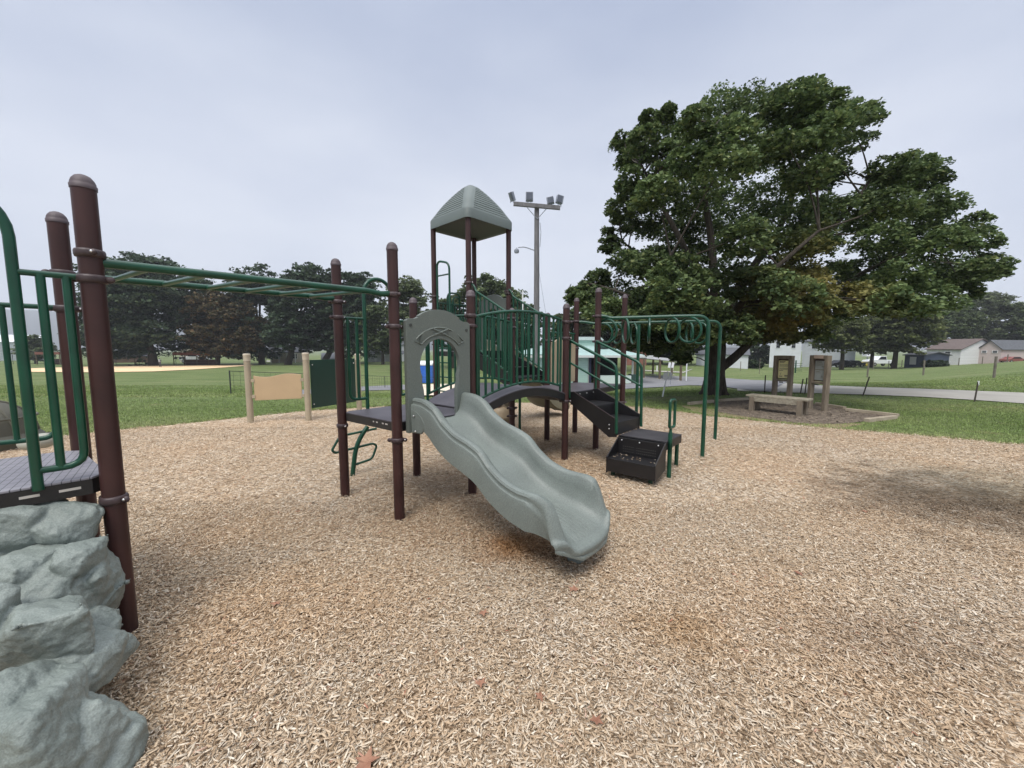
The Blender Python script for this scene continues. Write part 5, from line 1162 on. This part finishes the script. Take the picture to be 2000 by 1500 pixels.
# ================================================================== TREES
def leaf_mat(name, c1, c2, c3=None, tint=None):
    m = bpy.data.materials.new(name); m.use_nodes = True; n = m.node_tree.nodes; l = m.node_tree.links; b = n['Principled BSDF']
    b.inputs['Roughness'].default_value = .7; b.inputs['Specular IOR Level'].default_value = .25
    g_ = n.new('ShaderNodeNewGeometry'); r = n.new('ShaderNodeValToRGB'); e = r.color_ramp.elements; e[0].color = (*c1,1); e[1].color = (*c2,1)
    if c3: e[1].position = .9; x = e.new(1.); x.color = (*c3,1)
    l.new(g_.outputs['Random Per Island'], r.inputs[0]); t = n.new('ShaderNodeTexNoise'); t.inputs['Scale'].default_value = .45; t.inputs['Detail'].default_value = 3; l.new(g_.outputs['Position'], t.inputs['Vector'])
    mr = n.new('ShaderNodeMapRange'); mr.inputs['From Min'].default_value = .35; mr.inputs['From Max'].default_value = .65; mr.inputs['To Min'].default_value = .7; mr.inputs['To Max'].default_value = 1.3; l.new(t.outputs['Fac'], mr.inputs['Value'])
    mx = n.new('ShaderNodeMix'); mx.data_type = 'RGBA'; mx.blend_type = 'MULTIPLY'; mx.inputs[0].default_value = 1; l.new(r.outputs[0], mx.inputs[6]); l.new(mr.outputs[0], mx.inputs[7]); out = mx.outputs[2]
    if tint:                                     # autumn colour on one side of the crown
        (px_, py_, pz_), rad, col = tint
        mp = n.new('ShaderNodeVectorMath'); mp.operation = 'DISTANCE'; l.new(g_.outputs['Position'], mp.inputs[0]); mp.inputs[1].default_value = (px_,py_,pz_)
        t2 = n.new('ShaderNodeTexNoise'); t2.inputs['Scale'].default_value = 1.6; t2.inputs['Detail'].default_value = 4; l.new(g_.outputs['Position'], t2.inputs['Vector'])
        ml = n.new('ShaderNodeMath'); ml.operation = 'MULTIPLY_ADD'; l.new(t2.outputs['Fac'], ml.inputs[0]); ml.inputs[1].default_value = rad*1.4; l.new(mp.outputs['Value'], ml.inputs[2])
        m2 = n.new('ShaderNodeMapRange'); m2.inputs['From Min'].default_value = rad*1.1; m2.inputs['From Max'].default_value = rad*1.9; m2.inputs['To Min'].default_value = .75; m2.inputs['To Max'].default_value = 0; l.new(ml.outputs[0], m2.inputs['Value'])
        m3 = n.new('ShaderNodeMix'); m3.data_type = 'RGBA'; l.new(m2.outputs[0], m3.inputs[0]); l.new(out, m3.inputs[6]); m3.inputs[7].default_value = (*col,1); out = m3.outputs[2]
    l.new(out, b.inputs['Base Color'])
    tr = n.new('ShaderNodeBsdfTranslucent'); ms = n.new('ShaderNodeMixShader'); ms.inputs[0].default_value = .28; l.new(out, tr.inputs[0])
    l.new(b.outputs[0], ms.inputs[1]); l.new(tr.outputs[0], ms.inputs[2]); l.new(ms.outputs[0], n['Material Output'].inputs[0])
    return m
def leaves(clumps, per, size, seed, sprays=14, flat=.45):
    """clumps (n,6): centre and radii; each clump is a handful of layered sprays of leaf quads"""
    r = np.random.default_rng(seed); out = []
    for c in clumps:
        cx = np.array(c[:3]); rad = np.array(c[3:6]); ns = sprays
        d = r.normal(size=(ns,3)); d /= np.linalg.norm(d, axis=1)[:,None]; rr_ = r.uniform(.45,1.,ns)**.6; sc = cx+d*rad*rr_[:,None]*1.05
        k = per//ns
        for j in range(ns):
            w = rad.mean()*r.uniform(.30,.52); th = r.uniform(0,6.283,k); q = np.sqrt(r.random(k))
            off = np.stack([np.cos(th)*q*w*1.15, np.sin(th)*q*w*1.15, r.normal(0,.16*w,k)-q**2*w*flat], 1)
            out.append(sc[j]+off)
    P = np.concatenate(out); n = len(P)
    nrm = r.normal(size=(n,3))*.55+np.array([0,-.12,1.0]); nrm /= np.linalg.norm(nrm, axis=1)[:,None]
    t = r.normal(size=(n,3)); t -= nrm*(t*nrm).sum(1)[:,None]; t /= np.linalg.norm(t, axis=1)[:,None]; b = np.cross(nrm, t)
    s = size*r.uniform(.6,1.25,n)[:,None]; 
    V = np.stack([P-t*s*.5, P-b*s*.42+nrm*s*.06, P+t*s*.55-nrm*s*.10, P+b*s*.42+nrm*s*.06], 1).reshape(-1,3)
    return V, np.arange(n*4).reshape(-1,4)
def crown_obj(V, Fc, m, parent):
    o = raw_mesh('crown', V-np.array(parent.location), Fc, 4, m); o.parent = parent; return o
def limb(mb, pts, r0, r1, n=9, seed=0):
    q = random.Random(seed); P = [Vector(p) for p in pts]; fine_ = []
    for i in range(len(P)-1):
        p0 = P[max(i-1,0)]; p1 = P[i]; p2 = P[i+1]; p3 = P[min(i+2,len(P)-1)]
        for k in range(4):
            t = k/4; fine_.append(.5*((2*p1)+(p2-p0)*t+(2*p0-5*p1+4*p2-p3)*t*t+(3*p1-p0-3*p2+p3)*t**3))
    fine_.append(P[-1]); m_ = len(fine_); mb.tube(fine_, [r0+(r1-r0)*(i/(m_-1))**.8 for i in range(m_)], n); return fine_
# --- the big maple
YM = 12.6; base = GD(1395, YM)
maple = empty('maple_tree', tuple(base), 'huge spreading maple with thick forked trunk right of the playground', 'tree')
rt_ = random.Random(5)
tb = MB(); A_ = lambda px, py, dy=0: AT(px, py, YM+dy)
tk = limb(tb, [(base[0]-.02,YM,-.05), A_(1396,745), A_(1397,715), A_(1400,680), A_(1400,640)], .33, .25, 18)
for k in range(7):                               # root flare
    a = k*.9; limb(tb, [(base[0]+math.cos(a)*.42,YM+math.sin(a)*.42,-.06),(base[0]+math.cos(a)*.30,YM+math.sin(a)*.30,.08),(base[0]+math.cos(a)*.2,YM+math.sin(a)*.2,.55)], .10, .12, 8)
LM = [([A_(1400,650),A_(1396,570,-.3),A_(1388,460,-.5),A_(1372,340,-.4),A_(1400,240,0)],.20,.03),
      ([A_(1402,640),A_(1432,585,.3),A_(1482,505,.8),A_(1535,420,1.),A_(1565,320,1.),A_(1595,230,.8)],.20,.03),
      ([A_(1402,645),A_(1462,590,-.5),A_(1560,500,-1.2),A_(1650,420,-1.3),A_(1700,350,-1.)],.18,.03),
      ([A_(1402,722),A_(1432,700,-.2),A_(1462,672,-.4),A_(1500,640,-.5),A_(1580,590,-.4),A_(1690,530,0),A_(1820,470,.3),A_(1890,440,.4)],.17,.03),
      ([A_(1398,640),A_(1350,595,.3),A_(1285,535,.5),A_(1215,470,.4)],.13,.025),
      ([A_(1398,620),A_(1345,500,-.8),A_(1292,400,-1.1),A_(1252,320,-1.)],.14,.025),
      ([A_(1397,660),A_(1320,620,-.8),A_(1220,575,-1.2),A_(1160,555,-1.)],.12,.02),
      ([A_(1402,640),A_(1440,560,2.),A_(1520,470,3.),A_(1620,380,3.2)],.15,.03),
      ([A_(1400,640),A_(1370,540,2.2),A_(1330,430,3.),A_(1300,330,3.)],.13,.03),
      ([A_(1404,650),A_(1480,600,1.8),A_(1600,540,2.8),A_(1760,480,3.)],.14,.03),
      ([A_(1402,650),A_(1450,590,-2.),A_(1520,520,-3.),A_(1600,450,-3.2)],.13,.03),
      ([A_(1398,650),A_(1350,570,-2.2),A_(1310,500,-3.)],.11,.03)]
nodes = []
for i, (pts, a, b) in enumerate(LM): nodes += limb(tb, pts, a, b, 10, i)
CL = [(1400,212,50),(1360,240,36),(1472,205,50),(1430,262,50),(1548,192,46),(1598,205,42),(1600,262,50),(1655,232,50),(1692,212,26),(1652,276,36),
      (1288,245,34),(1262,272,34),(1222,270,22),(1224,302,22),(1272,226,22),(1298,216,18),(1238,300,26),(1236,345,34),(1300,300,42),(1340,300,42),(1405,320,52),(1482,300,52),(1530,270,44),(1572,335,50),(1608,335,38),
      (1240,362,28),(1285,372,44),(1345,372,48),(1420,395,52),(1500,385,54),(1560,412,48),(1612,400,40),
      (1212,405,28),(1198,440,28),(1250,428,42),(1315,440,46),(1380,455,50),(1455,462,52),(1535,478,52),(1600,465,44),
      (1198,475,24),(1222,505,38),(1275,505,46),(1340,520,50),(1415,528,50),(1490,545,52),(1560,545,50),(1618,530,44),
      (1140,555,26),(1172,545,26),(1165,590,40),(1215,570,42),(1275,580,48),(1350,592,50),(1430,600,48),(1500,610,46),(1560,605,44),(1620,598,44),(1600,635,34),
      (1738,320,34),(1714,366,36),(1690,398,34),(1760,330,40),(1805,335,34),(1828,352,26),(1745,392,46),(1810,395,42),(1850,402,30),(1680,432,34),(1720,460,44),(1782,462,50),(1848,465,42),
      (1895,440,34),(1922,470,32),(1870,520,42),(1918,522,36),(1948,520,22),(1700,520,44),(1765,530,48),(1828,545,42),(1885,568,28),(1680,575,40),(1740,585,36),(1800,590,26),
      (1150,575,38),(1130,580,26),(1195,600,44),(1240,600,44),(1300,610,48),(1230,625,40),(1380,640,40),(1290,675,30),(1240,665,30),(1565,570,50),(1600,600,40),(1540,610,44),(1290,640,44),(1345,665,34),(1265,672,30),(1452,645,38),(1510,650,28),(1548,655,22),(1190,622,30),(1330,690,20),(1470,605,44)]
clumps = []
for (px, py, rp) in CL:
    e_ = (px-1540)/430; span = max(.6, 4.3*math.sqrt(max(.05, 1-e_*e_*.85)))
    edge = rp < 35
    for k in range(1 if edge or rt_.random() < .12 else 2):
        dy = rt_.uniform(-.35,.35)*span if edge else rt_.uniform(-1,1)*span
        y = YM+dy; p = A_(px+rt_.uniform(-8,8), py+rt_.uniform(-6,6), dy); rr0 = rp/F*y*.86; clumps.append((*p, rr0, rr0*1.1, rr0*.70))
for _ in range(16):                              # front and back mass of the crown
    px, py = rt_.uniform(1250,1840), rt_.uniform(470,640); dy = rt_.choice((-1,1))*rt_.uniform(2.2,4.2); p = A_(px, py, dy); rr0 = .62; clumps.append((*p, rr0, rr0, rr0*.6))
for c in clumps:                                 # twigs
    cv_ = Vector(c[:3]); nn_ = min(nodes, key=lambda q: (q-cv_).length+(1.5 if q.z > cv_.z+.3 else 0))
    mid = nn_.lerp(cv_, .5)+Vector((rt_.uniform(-.15,.15), rt_.uniform(-.15,.15), rt_.uniform(-.05,.2))); limb(tb, [nn_, mid, mid.lerp(cv_, .8)], .028, .008, 6)
    for _ in range(0):
        e2 = cv_+Vector((rt_.uniform(-1,1)*c[3], rt_.uniform(-1,1)*c[3], rt_.uniform(-.4,1)*c[5])); limb(tb, [mid.lerp(cv_,.6), e2], .012, .005, 5)
tb.build('trunk', BARK, maple, 60)
Vl, Fl = leaves(clumps, 1500, .102, 21, 24, .8)
autumn = AT(1565, 600, YM-2.4)
crown_obj(Vl, Fl, leaf_mat('maple_leaf', (.050,.084,.036), (.145,.195,.070), (.21,.23,.09), (autumn, 1.75, (.27,.20,.055))), maple)
# --- background trees
def tree(px, Y, top, hw, bot, label, lm, n=9000, trunk=None, seed=0, leafs=.42, tr=.35, name='broadleaf_tree', dens=1., nclump=34, group=None, ry=None):
    q = random.Random(seed*7+3); b0 = Vector(GD(trunk or px, Y)); sc = Y/F; k = empty(name, tuple(b0), label, 'tree', group)
    zt, zb_ = VZ(Y, top), VZ(Y, bot); cx = GD(px, Y)[0]; rx = hw*sc; rz = (zt-zb_)/2; cz = (zt+zb_)/2; cl = []
    rc_ = rx*.34
    nclump = int(nclump*1.5)
    for i in range(nclump):
        while True:
            v = Vector((q.uniform(-1,1), q.uniform(-1,1), q.uniform(-1,1)))
            if .45 < (v.x**4+v.y**4+v.z**4)**.25 < 1 and v.x**2+v.z**2 < 1.25: break
        f = 1-.25*max(0, v.z)**1.5; r0 = rc_*q.uniform(.7,1.25)
        cl.append((cx+v.x*(rx-r0*.8)*f, Y+v.y*(rx-r0*.8)*.8, cz+v.z*(rz-r0*.55), r0, r0, r0*.72))
    mb = MB(); fk = Vector((cx*.4+b0.x*.6, Y, zb_+rz*.35)); limb(mb, [b0-Vector((0,0,.2)), b0.lerp(fk,.5)+Vector((.1,0,0)), fk], tr*1.25, tr*.7, 9)
    for c in cl[::2]: limb(mb, [fk.lerp(b0, q.uniform(0,.35)), fk.lerp(Vector(c[:3]), .5)+Vector((0,0,rz*.12)), Vector(c[:3])], tr*.33, tr*.06, 5)
    mb.build('trunk', BARK, k, 60); V_, F_ = leaves(cl, int(n*2.6/nclump), leafs*1.2, seed, 12, .25); crown_obj(V_, F_, lm, k); return k
DK = leaf_mat('dark_leaf', (.024,.045,.028), (.065,.098,.052), (.08,.11,.05)); MD = leaf_mat('mid_leaf', (.045,.070,.032), (.13,.165,.070)); RD = leaf_mat('rusty_leaf', (.040,.050,.024), (.125,.090,.045), (.16,.09,.04)); OL = leaf_mat('olive_leaf', (.060,.082,.028), (.155,.175,.065)); PL_ = leaf_mat('pale_leaf', (.075,.10,.05), (.18,.21,.11)); CN = leaf_mat('conifer_leaf', (.018,.034,.018), (.050,.075,.034))
GL = 'row of big trees beyond the ball field'
tree(288, 78, 493, 98, 706, 'tallest dark tree of the row, left end beside the brown post', DK, 15000, 300, 1, .5, .75, group=GL, nclump=52)
tree(222, 84, 545, 50, 708, 'dark tree half hidden behind the front left brown post', DK, 7000, 215, 2, .5, .5, group=GL)
tree(392, 86, 530, 62, 706, 'dark green tree between the tallest dark tree and the rusty ones', DK, 7000, 395, 3, .5, .5, group=GL)
tree(432, 80, 560, 56, 703, 'rusty brown tree standing just above the dugout', RD, 8000, 425, 4, .45, .4, group=GL)
tree(505, 84, 515, 68, 702, 'dark tree with straight trunk behind the rusty trees', DK, 9000, 512, 5, .5, .6, group=GL)
tree(478, 79, 590, 40, 690, 'low rusty orange tree left of the first tan post', RD, 6000, 480, 6, .42, .3, group=GL)
tree(598, 80, 511, 70, 697, 'broad dark tree above the beige wavy panel', DK, 12000, 562, 7, .5, .6, group=GL, nclump=44)
tree(690, 82, 524, 66, 702, 'dark tree behind the tall brown posts of the slide tower', DK, 11000, 630, 8, .5, .6, group=GL, nclump=44)
tree(745, 76, 590, 40, 690, 'small green tree to the right of the dark row, before the porch house', MD, 5000, 748, 9, .42, .3, group=GL)
tree(805, 62, 540, 50, 668, 'airy pale green tree right of the tall slide post', PL_, 5600, 812, 10, .34, .3)
tree(880, 60, 566, 42, 680, 'thin leaved tree behind the roofed tower legs', MD, 4300, 885, 11, .34, .3)
tree(962, 58, 535, 72, 676, 'round green tree behind the peaked roof tower', MD, 11000, 965, 12, .36, .35, nclump=40)
tree(1022, 64, 590, 40, 690, 'green tree left of the floodlight pole', MD, 4500, 1022, 13, .36, .3)
tree(1120, 50, 600, 46, 700, 'mid green tree between the bridge posts and the maple', MD, 7000, 1120, 14, .32, .3)
tree(1178, 54, 588, 48, 700, 'dark green tree behind the mint roofed building', CN, 9000, 1180, 15, .34, .3)
tree(1215, 49, 640, 26, 700, 'small reddish dark tree over the pale green roof', RD, 3500, 1215, 16, .28, .2)
tree(1290, 66, 590, 60, 706, 'dark tree mass under the maple crown behind the carport, left', CN, 11000, 1290, 17, .38, .3, nclump=40)
tree(1335, 62, 610, 40, 703, 'dark tree under the maple crown left of the trunk', CN, 8000, 1338, 18, .38, .3)
tree(1480, 90, 640, 28, 715, 'dark bushy tree between the white garage and the white house', CN, 4000, 1480, 19, .42, .3)
tree(1640, 60, 610, 48, 690, 'small thin tree with forked trunk in front of the grey-shaded house wing', OL, 5200, 1643, 20, .30, .28, nclump=26)
tree(1703, 72, 615, 40, 690, 'olive tree above the pickup truck', OL, 6500, 1700, 21, .36, .3)
tree(1748, 64, 588, 62, 690, 'leafy olive tree with straight trunk left of the navy shed', OL, 12000, 1745, 22, .36, .36, nclump=44)
tree(1832, 88, 590, 55, 672, 'green tree behind the long brown roofed garage', MD, 8000, 1832, 23, .42, .3)
tree(1905, 98, 570, 52, 668, 'pale green tree rising above the pink garage', PL_, 8000, 1905, 24, .44, .3)
tree(1995, 92, 588, 50, 680, 'dark green tree at the right edge behind the garages', MD, 9000, 1995, 25, .42, .35)
tree(2090, 80, 560, 60, 690, 'dark tree just beyond the right edge', MD, 5000, 2090, 26, .42, .35)
tree(70, 92, 655, 30, 705, 'small green tree seen between the left railing bars', MD, 3500, 70, 27, .42, .3)
tree(1462, 64, 702, 22, 722, 'low dark shrub beside the white garage corner', CN, 1500, 1470, 28, .25, .1, nclump=12)
tree(1828, 62, 704, 24, 716, 'low hedge shrub in front of the long white garage', CN, 1600, 1828, 29, .22, .1, nclump=12)
# distant wooded ridge
vs = []; fs = []; NRG = 90
for i in range(NRG+1):
    u = -1.9+3.6*i/NRG; row = np.interp(u, [-1.9,-1.33,-1.1,-.8,-.4,0,.4,1.7], [600,604,610,612,632,662,672,672])+4*mnoise.noise(Vector((u*6,0,0)))+2*mnoise.noise(Vector((u*23,3,0)))
    for j, (yy, f) in enumerate(((1300,0.),(1450,.55),(1650,1.),(1900,.6))):
        zt = VZ(1650, row); vs.append((u*yy, yy, -8+(zt+8)*f))
for i in range(NRG):
    for j in range(3): k = i*4+j; fs.append((k, k+4, k+5, k+1))
tag(MB().add(vs, fs).build('hills', mat('far_forest', (.008,.016,.020), .95, .3, .03, coords='Object'), None, 60), kind='structure')


# ================================================================== LIGHT, SKY, AIR, CAMERA
sc = bpy.context.scene
w = bpy.data.worlds.new('World'); sc.world = w; w.use_nodes = True; n = w.node_tree.nodes; l = w.node_tree.links; bg = n['Background']
SE, SR = R(58), R(200)
sky = n.new('ShaderNodeTexSky'); sky.sky_type = 'NISHITA'; sky.sun_disc = False; sky.sun_elevation = SE; sky.sun_rotation = SR
tc = n.new('ShaderNodeTexCoord'); sx = n.new('ShaderNodeSeparateXYZ'); l.new(tc.outputs['Generated'], sx.inputs[0])
gr_ = n.new('ShaderNodeValToRGB'); e = gr_.color_ramp.elements     # overcast: brighter towards the zenith
e[0].position = 0.; e[0].color = (.40,.435,.50,1); e[1].position = 1.; e[1].color = (1.,1.,1.,1)
for p_, c_ in ((.10,(.405,.43,.49)),(.30,(.395,.42,.48)),(.5,(.335,.365,.435)),(.66,(.265,.30,.385)),(.80,(.9,.92,.97))): x = e.new(p_); x.color = (*c_,1)
l.new(sx.outputs['Z'], gr_.inputs[0])
mp = n.new('ShaderNodeMapping'); mp.inputs['Scale'].default_value = (1,1,2.6); l.new(tc.outputs['Generated'], mp.inputs[0])
cl_ = n.new('ShaderNodeTexNoise'); cl_.inputs['Scale'].default_value = 1.7; cl_.inputs['Detail'].default_value = 6; cl_.inputs['Roughness'].default_value = .5; l.new(mp.outputs[0], cl_.inputs['Vector'])
cr_ = n.new('ShaderNodeValToRGB'); cr_.color_ramp.elements[0].position = .3; cr_.color_ramp.elements[0].color = (.83,.855,.915,1); cr_.color_ramp.elements[1].position = .7; cr_.color_ramp.elements[1].color = (1.13,1.115,1.09,1); l.new(cl_.outputs['Fac'], cr_.inputs[0])
m1 = n.new('ShaderNodeMix'); m1.data_type = 'RGBA'; m1.blend_type = 'MULTIPLY'; m1.inputs[0].default_value = 1; m1.clamp_result = False; l.new(gr_.outputs[0], m1.inputs[6]); l.new(cr_.outputs[0], m1.inputs[7])
m0 = n.new('ShaderNodeMix'); m0.data_type = 'RGBA'; m0.inputs[0].default_value = .06; l.new(m1.outputs[2], m0.inputs[6]); l.new(sky.outputs[0], m0.inputs[7])
sc_ = n.new('ShaderNodeVectorMath'); sc_.operation = 'SCALE'; sc_.inputs['Scale'].default_value = 10.; l.new(m1.outputs[2], sc_.inputs[0]); l.new(sc_.outputs[0], m0.inputs[6])
zb = n.new('ShaderNodeMapRange'); zb.inputs['From Min'].default_value = .66; zb.inputs['From Max'].default_value = 1.; zb.inputs['To Min'].default_value = .10; zb.inputs['To Max'].default_value = .15; l.new(sx.outputs['Z'], zb.inputs['Value'])
l.new(m0.outputs[2], bg.inputs[0]); l.new(zb.outputs[0], bg.inputs['Strength'])
sd_ = bpy.data.lights.new('sun', 'SUN'); sd_.energy = 1.5; sd_.angle = R(25); sd_.color = (1.,.96,.90); so_ = bpy.data.objects.new('sun', sd_); C.objects.link(so_)
az = R(200); dv = Vector((math.sin(az)*math.cos(SE), math.cos(az)*math.cos(SE), math.sin(SE))); so_.rotation_euler = dv.to_track_quat('Z','Y').to_euler(); so_.location = (0,0,30)
HAZE = True
if HAZE:
    hz = MB().box((0,900,100), (4200,2200,230)); hm = bpy.data.materials.new('haze'); hm.use_nodes = True; nn = hm.node_tree.nodes; nn.clear()
    ou = nn.new('ShaderNodeOutputMaterial'); pv = nn.new('ShaderNodeVolumePrincipled'); pv.inputs['Color'].default_value = (.90,.94,1.,1); pv.inputs['Density'].default_value = .00042; pv.inputs['Anisotropy'].default_value = 0
    hm.node_tree.links.new(pv.outputs[0], ou.inputs['Volume']); tag(hz.build('haze', hm, None, 0), kind='stuff')
cam = bpy.data.cameras.new('camera'); cam.sensor_width = 36; cam.lens = 36*F/2000; cam.clip_end = 8000; cam.clip_start = .05
co_ = bpy.data.objects.new('camera', cam); C.objects.link(co_); co_.location = (0,0,H); co_.rotation_euler = (R(90)-PITCH, 0, 0); sc.camera = co_
sc.view_settings.view_transform = 'Standard'; sc.view_settings.look = 'None'; sc.view_settings.exposure = .9; sc.view_settings.gamma = 1
sc.cycles.max_bounces = 6; sc.cycles.transparent_max_bounces = 8; sc.cycles.volume_bounces = 0
